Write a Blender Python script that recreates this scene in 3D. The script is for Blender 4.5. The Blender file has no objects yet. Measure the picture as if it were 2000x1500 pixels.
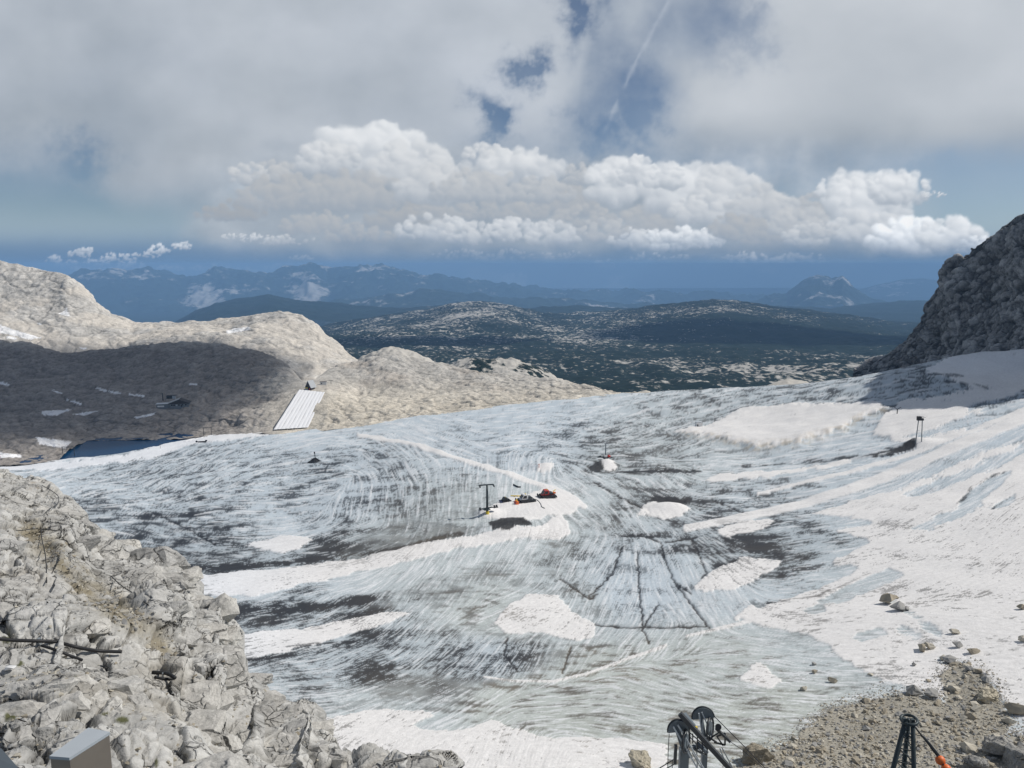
import bpy, bmesh, math, random
import numpy as np
from mathutils import Vector, Matrix

R = math.radians
random.seed(7)
rng = np.random.default_rng(11)
scene = bpy.context.scene
col = scene.collection

# ------------------------------------------------------------------ camera
CAMZ = 200.0
F = 1510.0                      # focal length in pixels of a 2000 px wide frame
PITCH = R(8.7)
cam_data = bpy.data.cameras.new('camera')
cam_data.sensor_width = 36.0
cam_data.lens = F / 2000.0 * 36.0
cam_data.clip_start = 0.3
cam_data.clip_end = 200000.0
cam = bpy.data.objects.new('camera', cam_data)
cam.location = (0, 0, CAMZ)
cam.rotation_euler = (math.pi / 2 - PITCH, 0, 0)
col.objects.link(cam)
scene.camera = cam

# ------------------------------------------------------------------ render, sky, sun
SUN_AZ, SUN_EL = 78.0, 46.0
scene.render.engine = 'CYCLES'
scene.cycles.use_denoising = True
scene.cycles.max_bounces = 6
scene.cycles.diffuse_bounces = 3
scene.cycles.glossy_bounces = 2
scene.cycles.volume_bounces = 1
scene.cycles.transparent_max_bounces = 12
scene.cycles.use_adaptive_sampling = False
scene.view_settings.view_transform = 'Standard'
scene.view_settings.look = 'None'
scene.view_settings.exposure = 0.0
scene.view_settings.gamma = 1.0
scene.view_settings.use_curve_mapping = False

SUN = Vector((math.sin(R(SUN_AZ)) * math.cos(R(SUN_EL)), math.cos(R(SUN_AZ)) * math.cos(R(SUN_EL)), math.sin(R(SUN_EL))))
sd = bpy.data.lights.new('sun', 'SUN')
sd.energy = 3.8
sd.angle = R(0.55)
sd.color = (1.0, 0.955, 0.89)
sun = bpy.data.objects.new('sun', sd)
sun.rotation_euler = (-SUN).to_track_quat('-Z', 'Y').to_euler()
sun.location = (300, -50, 600)
col.objects.link(sun)

world = bpy.data.worlds.new('World')
scene.world = world
world.use_nodes = True
wt = world.node_tree
wt.nodes.clear()
def wn(t, **k):
    n = wt.nodes.new(t)
    for a, b in k.items(): setattr(n, a, b)
    return n
wo = wn('ShaderNodeOutputWorld'); wb = wn('ShaderNodeBackground')
sky_tex = wn('ShaderNodeTexSky', sky_type='NISHITA', sun_disc=False, sun_elevation=R(SUN_EL), sun_rotation=R(SUN_AZ), altitude=2600.0, air_density=1.0, dust_density=0.6, ozone_density=2.0)
wb.inputs['Strength'].default_value = 0.062
wt.links.new(sky_tex.outputs[0], wb.inputs['Color'])
# broken cloud carries on over the rest of the sky, beyond the part the far dome shows
def wm(op, a, b=None, c=None):
    n = wn('ShaderNodeMath', operation=op)
    for i, v in enumerate((a, b, c)):
        if v is None: continue
        if isinstance(v, (int, float)): n.inputs[i].default_value = v
        else: wt.links.new(v, n.inputs[i])
    return n.outputs[0]
def wramp(v, lo, hi):
    n = wn('ShaderNodeMapRange', interpolation_type='SMOOTHSTEP'); n.inputs[1].default_value = lo; n.inputs[2].default_value = hi
    wt.links.new(v, n.inputs[0]); return n.outputs[0]
tc_ = wn('ShaderNodeTexCoord'); sp_ = wn('ShaderNodeSeparateXYZ'); wt.links.new(tc_.outputs['Generated'], sp_.inputs[0])
wx_, wy_, wz_ = sp_.outputs
hyp = wm('SQRT', wm('ADD', wm('MULTIPLY', wx_, wx_), wm('ADD', wm('MULTIPLY', wy_, wy_), 1e-4)))
caz = wm('DIVIDE', wy_, hyp)
aside = wm('SUBTRACT', 1.0, wramp(caz, .47, .72)); above = wramp(wz_, .454, .67)
outside = wm('MULTIPLY', wm('MAXIMUM', aside, above), wramp(wz_, -.02, .10))
den = wm('ADD', wz_, .18); cv_ = wn('ShaderNodeCombineXYZ'); wt.links.new(wm('DIVIDE', wx_, den), cv_.inputs[0]); wt.links.new(wm('DIVIDE', wy_, den), cv_.inputs[1])
wno = wn('ShaderNodeTexNoise'); wno.inputs['Scale'].default_value = 1.1; wno.inputs['Detail'].default_value = 7; wno.inputs['Roughness'].default_value = .55; wt.links.new(cv_.outputs[0], wno.inputs['Vector'])
wb2 = wn('ShaderNodeBackground'); wb2.inputs['Color'].default_value = (.46, .50, .56, 1); wb2.inputs['Strength'].default_value = 0.72
wmx = wn('ShaderNodeMixShader'); wt.links.new(wm('MULTIPLY', wm('MULTIPLY', outside, wramp(wno.outputs['Fac'], .42, .60)), .85), wmx.inputs[0])
wt.links.new(wb.outputs[0], wmx.inputs[1]); wt.links.new(wb2.outputs[0], wmx.inputs[2]); wt.links.new(wmx.outputs[0], wo.inputs['Surface'])

# ------------------------------------------------------------------ pixel <-> place
CP, SP = math.cos(PITCH), math.sin(PITCH)
def ray(px, py):
    u = (np.asarray(px, float) - 1000) / F; v = (750 - np.asarray(py, float)) / F
    return u, CP + v * SP, -SP + v * CP
def W(px, py, y):
    """the point seen at a pixel when its forward distance is y metres"""
    dx, dy, dz = ray(px, py)
    y = np.asarray(y, float)
    return dx / dy * y, y + 0 * dx, CAMZ + dz / dy * y
def WV(px, py, y):
    a = W(px, py, y); return Vector((float(a[0]), float(a[1]), float(a[2])))
def proj(x, y, z):
    zz = z - CAMZ
    d = y * CP - zz * SP
    return 1000 + F * x / d, 750 - F * (y * SP + zz * CP) / d

# ------------------------------------------------------------------ noise
def _h(ix, iy, iz, seed):
    h = (ix.astype(np.int64) * 374761393 + iy.astype(np.int64) * 668265263 + iz.astype(np.int64) * 2147483647 + seed * 1274126177) & 0xFFFFFFFF
    h = ((h ^ (h >> 13)) * 1274126177) & 0xFFFFFFFF
    return ((h ^ (h >> 16)) & 0xFFFFFF).astype(np.float32) / np.float32(0xFFFFFF)
def _q(t): return t * t * t * (t * (t * 6 - 15) + 10)
def n2(x, y, seed=0):
    x = np.asarray(x, np.float64); y = np.asarray(y, np.float64)
    ix = np.floor(x); iy = np.floor(y); fx = x - ix; fy = y - iy
    ix = ix.astype(np.int64); iy = iy.astype(np.int64); z = np.zeros_like(ix)
    def g(a, b):
        an = _h(ix + a, iy + b, z, seed) * 6.2831853
        return np.cos(an) * (fx - a) + np.sin(an) * (fy - b)
    u = _q(fx); v = _q(fy)
    a = g(0, 0); b = g(1, 0); c = g(0, 1); d = g(1, 1)
    return (a + (b - a) * u + (c + (d - c) * u - a - (b - a) * u) * v) * 1.5
def fbm2(x, y, o=4, seed=0, gain=.5):
    s = 0; a = 1; t = 0
    for k in range(o):
        s = s + a * n2(x * 2 ** k + 17.3 * k, y * 2 ** k - 9.1 * k, seed + k); t += a; a *= gain
    return s / t
def rid2(x, y, o=4, seed=0, gain=.5):
    s = 0; a = 1; t = 0
    for k in range(o):
        s = s + a * (1 - 2 * np.abs(n2(x * 2 ** k + 5.3 * k, y * 2 ** k + 3.1 * k, seed + k))); t += a; a *= gain
    return s / t
def n3(x, y, z, seed=0):
    ix = np.floor(x); iy = np.floor(y); iz = np.floor(z); fx = x - ix; fy = y - iy; fz = z - iz
    ix = ix.astype(np.int64); iy = iy.astype(np.int64); iz = iz.astype(np.int64)
    def g(a, b, c):
        h = _h(ix + a, iy + b, iz + c, seed); th = h * 6.2831853; ph = (h * 61.7) % 1.0 * 2 - 1
        r = np.sqrt(1 - ph * ph)
        return r * np.cos(th) * (fx - a) + r * np.sin(th) * (fy - b) + ph * (fz - c)
    u = _q(fx); v = _q(fy); w = _q(fz)
    def lx(b, c):
        p = g(0, b, c); return p + (g(1, b, c) - p) * u
    def ly(c):
        p = lx(0, c); return p + (lx(1, c) - p) * v
    p = ly(0)
    return (p + (ly(1) - p) * w) * 1.5
def fbm3(x, y, z, o=4, seed=0, gain=.5):
    s = 0; a = 1; t = 0
    for k in range(o):
        s = s + a * n3(x * 2 ** k + 7.7 * k, y * 2 ** k, z * 2 ** k, seed + k); t += a; a *= gain
    return s / t
def vor3(x, y, z, seed=0):
    """cell distance F1, F2, a random number of the nearest cell and the offset from its centre"""
    shp = x.shape
    x = x.ravel(); y = y.ravel(); z = z.ravel()
    ix = np.floor(x).astype(np.int64); iy = np.floor(y).astype(np.int64); iz = np.floor(z).astype(np.int64)
    f1 = np.full(x.shape, 9.0); f2 = np.full(x.shape, 9.0); cid = np.zeros(x.shape); ox = np.zeros(x.shape); oy = np.zeros(x.shape); oz = np.zeros(x.shape)
    for a in (-1, 0, 1):
        for b in (-1, 0, 1):
            for c in (-1, 0, 1):
                jx = ix + a; jy = iy + b; jz = iz + c
                dx = jx + _h(jx, jy, jz, seed) - x; dy = jy + _h(jx, jy, jz, seed + 1) - y; dz = jz + _h(jx, jy, jz, seed + 2) - z
                d = np.sqrt(dx * dx + dy * dy + dz * dz)
                m = d < f1
                f2 = np.where(m, f1, np.minimum(f2, d))
                cid = np.where(m, _h(jx, jy, jz, seed + 3), cid)
                ox = np.where(m, -dx, ox); oy = np.where(m, -dy, oy); oz = np.where(m, -dz, oz)
                f1 = np.where(m, d, f1)
    return [q.reshape(shp) for q in (f1, f2, cid, ox, oy, oz)]
def sst(a, b, x):
    t = np.clip((x - a) / (b - a), 0, 1); return t * t * (3 - 2 * t)
def inpoly(px, py, poly):
    r = np.zeros(px.shape, bool); n = len(poly)
    xs = [p[0] for p in poly]; ys = [p[1] for p in poly]
    sel = (px > min(xs)) & (px < max(xs)) & (py > min(ys)) & (py < max(ys))
    qx = px[sel]; qy = py[sel]; m = np.zeros(qx.shape, bool)
    for i in range(n):
        x1, y1 = poly[i]; x2, y2 = poly[(i + 1) % n]
        if y1 == y2: continue
        m ^= ((y1 > qy) != (y2 > qy)) & (qx < (x2 - x1) * (qy - y1) / (y2 - y1) + x1)
    r[sel] = m
    return r
def dline(px, py, pts, asp=1.0):
    """distance to a polyline (asp stretches the vertical)"""
    d = np.full(px.shape, 1e9)
    for (x1, y1), (x2, y2) in zip(pts[:-1], pts[1:]):
        ax, ay = x2 - x1, (y2 - y1) * asp
        t = np.clip(((px - x1) * ax + (py - y1) * asp * ay) / (ax * ax + ay * ay + 1e-9), 0, 1)
        d = np.minimum(d, np.hypot(px - x1 - t * ax, (py - y1) * asp - t * ay))
    return d
def blur(a, n, ax=(0, 1)):
    for _ in range(n):
        for k in ax:
            p = np.pad(a, [(1, 1) if j == k else (0, 0) for j in range(2)], mode='edge')
            a = (p[:-2, :] + 2 * p[1:-1, :] + p[2:, :]) / 4 if k == 0 else (p[:, :-2] + 2 * p[:, 1:-1] + p[:, 2:]) / 4
    return a

# ------------------------------------------------------------------ mesh helpers
def grid_object(name, X, Y, Z, mat, colour=None, attrs=None, kind='structure', flip=False, closed=False):
    nr, nc = X.shape
    co = np.empty((nr * nc, 3), np.float32)
    co[:, 0] = X.ravel(); co[:, 1] = Y.ravel(); co[:, 2] = Z.ravel()
    idx = np.arange(nr * nc).reshape(nr, nc)
    q = np.stack([idx[:-1, :-1], idx[:-1, 1:], idx[1:, 1:], idx[1:, :-1]], -1).reshape(-1, 4)
    if flip: q = q[:, ::-1]
    me = bpy.data.meshes.new(name)
    me.vertices.add(len(co)); me.vertices.foreach_set('co', co.ravel())
    me.loops.add(q.size); me.loops.foreach_set('vertex_index', q.ravel().astype(np.int32))
    me.polygons.add(len(q)); me.polygons.foreach_set('loop_start', np.arange(0, q.size, 4, dtype=np.int32))
    me.update(calc_edges=True)
    if colour is not None:
        a = me.attributes.new('tone', 'FLOAT_COLOR', 'POINT')
        c = np.ones((nr * nc, 4), np.float32); c[:, :3] = np.clip(colour.reshape(-1, 3), 0, 1)
        a.data.foreach_set('color', c.ravel())
    for k, v in (attrs or {}).items():
        a = me.attributes.new(k, 'FLOAT', 'POINT'); a.data.foreach_set('value', v.ravel().astype(np.float32))
    me.materials.append(mat)
    o = bpy.data.objects.new(name, me); col.objects.link(o)
    if kind: o['kind'] = kind
    return o
def normals(X, Y, Z):
    P = np.stack([X, Y, Z], -1)
    du = np.gradient(P, axis=1); dv = np.gradient(P, axis=0)
    n = np.cross(du, dv); n /= np.linalg.norm(n, axis=-1, keepdims=True) + 1e-9
    return n
def loft(px, curves, nrows, cubic=True):
    """surface through curves of (px, py, distance), near to far"""
    P = []
    for c in curves:
        c = sorted(c)
        a = np.array(c, float)
        py = np.interp(px, a[:, 0], a[:, 1]); y = np.interp(px, a[:, 0], a[:, 2])
        P.append(np.stack(W(px, py, y), -1))
    P = np.array(P)
    k = len(P)
    t = np.linspace(0, k - 1, nrows)
    i = np.minimum(t.astype(int), k - 2); f = (t - i)[:, None, None]
    p1 = P[i]; p2 = P[i + 1]; p0 = P[np.maximum(i - 1, 0)]; p3 = P[np.minimum(i + 2, k - 1)]
    L = p1 + (p2 - p1) * f
    if cubic:
        C = 0.5 * (2 * p1 + (p2 - p0) * f + (2 * p0 - 5 * p1 + 4 * p2 - p3) * f ** 2 + (3 * p1 - p0 - 3 * p2 + p3) * f ** 3)
        L = L * .4 + C * .6
    return L[..., 0], L[..., 1], L[..., 2]
def smooth_interp(x, pts):
    a = np.array(sorted(pts), float); return np.interp(x, a[:, 0], a[:, 1])

# ------------------------------------------------------------------ materials
def nm(mat, t, **k):
    n = mat.node_tree.nodes.new(t)
    for a, b in k.items(): setattr(n, a, b)
    return n
def attr_material(name, var_scale, var_amt, bumps, rough=.9, spec=.2, sss=0.0):
    """colour from the mesh's 'tone' attribute, varied by fine noise, with bump layers (scale, distance, detail)"""
    m = bpy.data.materials.new(name); m.use_nodes = True
    nt = m.node_tree; b = nt.nodes['Principled BSDF']; L = nt.links
    at = nm(m, 'ShaderNodeAttribute', attribute_name='tone')
    geo = nm(m, 'ShaderNodeNewGeometry')
    prev = at.outputs['Color']
    for sc, am in zip(var_scale, var_amt):
        no = nm(m, 'ShaderNodeTexNoise'); no.inputs['Scale'].default_value = sc; no.inputs['Detail'].default_value = 6; no.inputs['Roughness'].default_value = .65
        L.new(geo.outputs['Position'], no.inputs['Vector'])
        mr = nm(m, 'ShaderNodeMapRange'); mr.inputs[1].default_value = .3; mr.inputs[2].default_value = .7
        mr.inputs[3].default_value = 1 - am; mr.inputs[4].default_value = 1 + am
        L.new(no.outputs['Fac'], mr.inputs[0])
        mx = nm(m, 'ShaderNodeVectorMath', operation='SCALE'); L.new(prev, mx.inputs[0]); L.new(mr.outputs[0], mx.inputs['Scale'])
        prev = mx.outputs[0]
    L.new(prev, b.inputs['Base Color'])
    pn = None
    for sc, dist, det in bumps:
        no = nm(m, 'ShaderNodeTexNoise'); no.inputs['Scale'].default_value = sc; no.inputs['Detail'].default_value = det; no.inputs['Roughness'].default_value = .7
        L.new(geo.outputs['Position'], no.inputs['Vector'])
        bp = nm(m, 'ShaderNodeBump'); bp.inputs['Distance'].default_value = dist; bp.inputs['Strength'].default_value = 1
        L.new(no.outputs['Fac'], bp.inputs['Height'])
        if pn: L.new(pn, bp.inputs['Normal'])
        pn = bp.outputs[0]
    if pn: L.new(pn, b.inputs['Normal'])
    b.inputs['Roughness'].default_value = rough
    b.inputs['Specular IOR Level'].default_value = spec
    return m

def cracked_material(name, scales, dist, tone_attr=True, c=(.48, .47, .445), var=.14, rough=.92, joint=.5, gate=(.38, .6)):
    """fractured limestone: joints from warped cell edges, facets from the cells, fine grain"""
    m = bpy.data.materials.new(name); m.use_nodes = True
    L = m.node_tree.links; b = m.node_tree.nodes['Principled BSDF']
    geo = nm(m, 'ShaderNodeNewGeometry'); pos = geo.outputs['Position']
    wn_ = nm(m, 'ShaderNodeTexNoise'); wn_.inputs['Scale'].default_value = scales[0] * 1.3; wn_.inputs['Detail'].default_value = 4; L.new(pos, wn_.inputs['Vector'])
    sb = nm(m, 'ShaderNodeVectorMath', operation='SUBTRACT'); L.new(wn_.outputs['Color'], sb.inputs[0]); sb.inputs[1].default_value = (.5, .5, .5)
    sc_ = nm(m, 'ShaderNodeVectorMath', operation='SCALE'); L.new(sb.outputs[0], sc_.inputs[0]); sc_.inputs['Scale'].default_value = .55 / scales[0]
    ad = nm(m, 'ShaderNodeVectorMath', operation='ADD'); L.new(pos, ad.inputs[0]); L.new(sc_.outputs[0], ad.inputs[1])
    sq = nm(m, 'ShaderNodeVectorMath', operation='MULTIPLY'); L.new(ad.outputs[0], sq.inputs[0]); sq.inputs[1].default_value = (1, 1, 1.7)
    if tone_attr:
        at = nm(m, 'ShaderNodeAttribute', attribute_name='tone'); prev = at.outputs['Color']
    else:
        oi = nm(m, 'ShaderNodeObjectInfo'); rv = nm(m, 'ShaderNodeMix', data_type='RGBA'); rv.inputs[6].default_value = (*[v * .85 for v in c], 1); rv.inputs[7].default_value = (c[0] * 1.14, c[1] * 1.12, c[2] * 1.08, 1)
        L.new(oi.outputs['Random'], rv.inputs[0]); prev = rv.outputs[2]
    pn = None
    for k, s in enumerate(scales):
        ve = nm(m, 'ShaderNodeTexVoronoi', feature='DISTANCE_TO_EDGE'); ve.inputs['Scale'].default_value = s; L.new(sq.outputs[0], ve.inputs['Vector'])
        vc_ = nm(m, 'ShaderNodeTexVoronoi'); vc_.inputs['Scale'].default_value = s; L.new(sq.outputs[0], vc_.inputs['Vector'])
        mr = nm(m, 'ShaderNodeMapRange', interpolation_type='SMOOTHSTEP'); mr.inputs[1].default_value = 0; mr.inputs[2].default_value = .055 if k == 0 else .07; L.new(ve.outputs['Distance'], mr.inputs[0])
        # joints show only here and there
        gn = nm(m, 'ShaderNodeTexNoise'); gn.inputs['Scale'].default_value = s * .45; L.new(pos, gn.inputs['Vector'])
        gm = nm(m, 'ShaderNodeMapRange'); gm.inputs[1].default_value = gate[0]; gm.inputs[2].default_value = gate[1]; L.new(gn.outputs['Fac'], gm.inputs[0])
        inv = nm(m, 'ShaderNodeMath', operation='SUBTRACT'); inv.inputs[0].default_value = 1; L.new(mr.outputs[0], inv.inputs[1])
        jt = nm(m, 'ShaderNodeMath', operation='MULTIPLY'); L.new(inv.outputs[0], jt.inputs[0]); L.new(gm.outputs[0], jt.inputs[1])
        sx_ = nm(m, 'ShaderNodeSeparateXYZ'); L.new(vc_.outputs['Color'], sx_.inputs[0])
        hh = nm(m, 'ShaderNodeMath', operation='MULTIPLY_ADD'); L.new(sx_.outputs[0], hh.inputs[0]); hh.inputs[1].default_value = .45; 
        ng = nm(m, 'ShaderNodeMath', operation='MULTIPLY'); L.new(jt.outputs[0], ng.inputs[0]); ng.inputs[1].default_value = -1.0
        L.new(ng.outputs[0], hh.inputs[2])
        bp = nm(m, 'ShaderNodeBump'); bp.inputs['Distance'].default_value = dist[k]; L.new(hh.outputs[0], bp.inputs['Height'])
        if pn: L.new(pn, bp.inputs['Normal'])
        pn = bp.outputs[0]
        dk_ = nm(m, 'ShaderNodeMath', operation='MULTIPLY_ADD'); L.new(jt.outputs[0], dk_.inputs[0]); dk_.inputs[1].default_value = -joint if k == 0 else -joint * .7; dk_.inputs[2].default_value = 1
        mu = nm(m, 'ShaderNodeVectorMath', operation='SCALE'); L.new(prev, mu.inputs[0]); L.new(dk_.outputs[0], mu.inputs['Scale']); prev = mu.outputs[0]
    for s, am in ((scales[0] * 1.1, var), (scales[-1] * 5, var)):
        no = nm(m, 'ShaderNodeTexNoise'); no.inputs['Scale'].default_value = s; no.inputs['Detail'].default_value = 6; no.inputs['Roughness'].default_value = .7; L.new(pos, no.inputs['Vector'])
        mr = nm(m, 'ShaderNodeMapRange'); mr.inputs[1].default_value = .32; mr.inputs[2].default_value = .68; mr.inputs[3].default_value = 1 - am; mr.inputs[4].default_value = 1 + am; L.new(no.outputs['Fac'], mr.inputs[0])
        mu = nm(m, 'ShaderNodeVectorMath', operation='SCALE'); L.new(prev, mu.inputs[0]); L.new(mr.outputs[0], mu.inputs['Scale']); prev = mu.outputs[0]
        bp = nm(m, 'ShaderNodeBump'); bp.inputs['Distance'].default_value = .09 / s; L.new(no.outputs['Fac'], bp.inputs['Height']); L.new(pn, bp.inputs['Normal']); pn = bp.outputs[0]
    L.new(prev, b.inputs['Base Color']); L.new(pn, b.inputs['Normal'])
    b.inputs['Roughness'].default_value = rough; b.inputs['Specular IOR Level'].default_value = .12
    return m

def ridged_material(name, bumps, var, rough=.95):
    """weathered rock seen from afar: ridged relief and mottled tone"""
    m = attr_material(name, var[0], var[1], (), rough, .1)
    L = m.node_tree.links; b = m.node_tree.nodes['Principled BSDF']; geo = nm(m, 'ShaderNodeNewGeometry'); pn = None
    mp = nm(m, 'ShaderNodeVectorMath', operation='MULTIPLY'); L.new(geo.outputs['Position'], mp.inputs[0]); mp.inputs[1].default_value = (1, .8, 1.9)
    for s, d, ty in bumps:
        no = nm(m, 'ShaderNodeTexNoise', noise_type=ty); no.inputs['Scale'].default_value = s; no.inputs['Detail'].default_value = 7; no.inputs['Roughness'].default_value = .6; no.inputs['Distortion'].default_value = .6
        L.new(mp.outputs[0], no.inputs['Vector'])
        bp = nm(m, 'ShaderNodeBump'); bp.inputs['Distance'].default_value = d; L.new(no.outputs['Fac'], bp.inputs['Height'])
        if pn: L.new(pn, bp.inputs['Normal'])
        pn = bp.outputs[0]
    L.new(pn, b.inputs['Normal'])
    return m
# ================================================================== GLACIER
GCP = [(20,915,560),(130,897,590),(345,865,650),(450,850,655),(600,842,650),(800,815,665),(1000,790,685),(1180,770,705),(1400,758,705),
 (1690,737,690),(1850,700,590),(2000,690,500),(2000,760,430),(2000,850,330),(2000,950,255),(2000,1000,220),(2000,1200,140),(2000,1400,100),(2000,1490,88),
 (1500,1000,280),(1500,900,390),(1500,820,520),(1500,1200,168),(1500,1450,95),(1000,1490,92),(1000,1350,125),(1000,1200,175),(1000,1080,232),(1000,975,300),
 (1000,900,400),(1000,840,520),(600,1400,110),(600,1200,178),(600,1050,262),(600,930,400),(600,870,540),(300,1100,240),(300,950,385),(200,1000,320),(100,920,500),
 (-200,1000,310),(-200,930,480),(-200,905,570),(2300,900,270),(2300,1300,110),(2300,750,400),(1250,1150,193),(1250,1280,145),(1750,1100,195)]
_g = np.array(GCP, float); _gx, _gy, _gz = W(_g[:, 0], _g[:, 1], _g[:, 2])
_A = np.stack([_gx, _gy], -1) / 100
def _tps(d2): return np.where(d2 > 0, .5 * d2 * np.log(d2 + 1e-12), 0)
_n = len(_gx)
_K = _tps(((_A[:, None] - _A[None]) ** 2).sum(-1)) + np.eye(_n) * .05
_P = np.concatenate([np.ones((_n, 1)), _A], 1)
_S = np.linalg.solve(np.block([[_K, _P], [_P.T, np.zeros((3, 3))]]), np.concatenate([_gz, np.zeros(3)]))
def g_base(x, y):
    x = np.asarray(x, float); y = np.asarray(y, float); X = x / 100; Y = y / 100
    z = _S[_n] + _S[_n + 1] * X + _S[_n + 2] * Y
    for i in range(_n):
        z = z + _S[i] * _tps((X - _A[i, 0]) ** 2 + (Y - _A[i, 1]) ** 2)
    return z
EDGE = [(-400,905,575),(20,912,568),(130,897,592),(230,889,606),(300,874,636),(345,858,664),(400,842,672),(520,840,665),(600,841,655),(640,833,662),(800,815,668),(1000,790,688),(1180,769,708),(1400,757,708),(1690,736,694),(1760,733,680),(1800,722,655),(1860,697,600),(1960,682,530),(2400,640,450)]
_e = np.array(EDGE, float); _ex = (_e[:, 0] - 1000) / F / ray(_e[:, 0], _e[:, 1])[1]
def edge_y(t): return np.interp(t, _ex, _e[:, 2])       # t = x / y

NC, NR = 1180, 640
tcol = np.linspace(-0.80, 0.80, NC)
pys = np.linspace(1640, 735, NR)
# rows: forward distances that follow the middle of the glacier
ys = np.geomspace(42, 780, 4000)
pm = proj(0 * ys, ys, g_base(0 * ys, ys))[1]
o_ = np.argsort(pm)
rowy = np.interp(np.linspace(1760, pm.min() + .3, NR), pm[o_], ys[o_])
rowy = np.maximum.accumulate(rowy)
gX = tcol[None, :] * rowy[:, None]; gY = np.repeat(rowy[:, None], NC, 1)
# bring every column's rows in from its own edge
ey = edge_y(tcol)[None, :] + 30
gY = 42 + (gY - 42) * (ey - 42) / (rowy.max() - 42)
gX = tcol[None, :] * gY
gZ = g_base(gX, gY)
over = np.maximum(gY - edge_y(gX / gY), 0)
gZ -= .10 * over + .012 * over ** 2
PX, PY = proj(gX, gY, gZ)

def idw(pts, sig, power=None):
    w = np.full(PX.shape, 1e-9); s = np.zeros(PX.shape)
    for (a, b, v) in pts:
        k = 1.0 / (1e-3 + ((PX - a) / sig) ** 2 + ((PY - b) / (sig * .55)) ** 2) ** 2
        w += k; s += k * v
    return s / w
DIRS = [(150,960,12),(450,900,22),(350,930,25),(600,880,10),(680,860,0),(750,880,-35),(800,920,-62),(850,960,85),(780,990,83),(700,985,80),(600,960,5),(450,1000,3),(250,1000,0),(300,1060,-12),(700,1050,22),(560,1085,5),(450,1140,5),
 (640,1140,8),(900,870,-15),(1000,850,8),(1000,915,80),(930,930,84),(1100,850,-10),(1200,830,15),(1400,790,15),(1550,770,8),(1300,860,20),(1250,900,0),(1150,960,-35),(1230,990,-50),(1300,950,-30),(1400,950,0),(1500,1000,8),
 (1700,900,10),(1900,800,12),(1900,900,28),(1800,950,30),(1500,1040,10),(1600,1100,10),(1800,1100,15),(1950,1050,35),(1700,1250,5),(1900,1250,-5),
 (1150,1100,60),(1200,1180,68),(1300,1100,-70),(1330,1180,-60),(1400,1080,-35),(1260,1250,50),(560,1190,10),(640,1180,30),(800,1165,48),(900,1130,58),(600,1240,10),(700,1290,28),(850,1290,45),(950,1280,50),(1050,1290,58),(600,1330,5),(800,1340,20),
 (1000,1200,20),(900,1400,30),(1100,1380,3),(1300,1330,-15),(1500,1300,-5),(1200,1430,-10),(800,1460,30),(1000,1470,75),(1750,745,8),(1900,715,-20),(1000,800,6),(700,835,5)]
c2 = idw([(a, b, math.cos(2 * R(g))) for a, b, g in DIRS], 90); s2 = idw([(a, b, math.sin(2 * R(g))) for a, b, g in DIRS], 90)
ang = .5 * np.arctan2(s2, c2) + .16 * fbm2(gX / 22, gY / 22, 3, 40)
dpx = np.cos(ang); dpy = -np.sin(ang)
gpx_c = np.gradient(PX, axis=1); gpx_r = np.gradient(PX, axis=0); gpy_c = np.gradient(PY, axis=1); gpy_r = np.gradient(PY, axis=0)
det = gpx_c * gpy_r - gpx_r * gpy_c; det = np.where(np.abs(det) < 1e-3, -1e-3, det)
vc = (dpx * gpy_r - gpx_r * dpy) / det; vr = (gpx_c * dpy - dpx * gpy_c) / det
ln = np.hypot(vc, vr) + 1e-6; vc /= ln; vr /= ln
def lic(src, steps, h=.9):
    RR, CC = np.meshgrid(np.arange(NR, dtype=np.float32), np.arange(NC, dtype=np.float32), indexing='ij')
    acc = src.copy(); wsum = 1.0
    for sgn in (1, -1):
        r = RR.copy(); c = CC.copy(); lr = vr * sgn; lc = vc * sgn
        for k in range(steps):
            r = np.clip(r + lr * h, 0, NR - 1.001); c = np.clip(c + lc * h, 0, NC - 1.001)
            ri = np.rint(r).astype(np.int32); ci = np.rint(c).astype(np.int32)
            nr_, nc_ = vr[ri, ci], vc[ri, ci]
            sg = np.where(nr_ * lr + nc_ * lc < 0, -1, 1); lr = nr_ * sg; lc = nc_ * sg
            w = 1 - k / steps
            acc += w * src[ri, ci]
            if sgn == 1: wsum += 2 * w
    return acc / wsum
def norm(a): return (a - a.mean()) / a.std()
# noise in metres on the ice, from fine to coarse
def wnoise(s, seed): return n2(gX / s, gY / s * .8, seed)
fine = rng.standard_normal(gX.shape).astype(np.float32)
wf = sst(130, 330, gY)                                     # finer strands on the steeper ice close to the outcrop
mid = ((wnoise(.9, 51) + wnoise(1.8, 52)) * wf + (wnoise(.38, 55) + wnoise(.75, 56)) * (1 - wf)).astype(np.float32)
coarse = ((wnoise(3.5, 53) + wnoise(7, 54)) * wf + (wnoise(1.5, 57) + wnoise(3.4, 58)) * (1 - wf)).astype(np.float32)
L1 = norm(lic(fine, 8)); L2 = norm(lic(mid, 15)); L3 = norm(lic(coarse, 24))
patch = norm(fbm2(gX / 14, gY / 14, 5, 61, .6))
broad = fbm2(gX / 30, gY / 30, 4, 60)
fold = fbm2(gX / 9, gY / 9, 3, 64)

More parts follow.
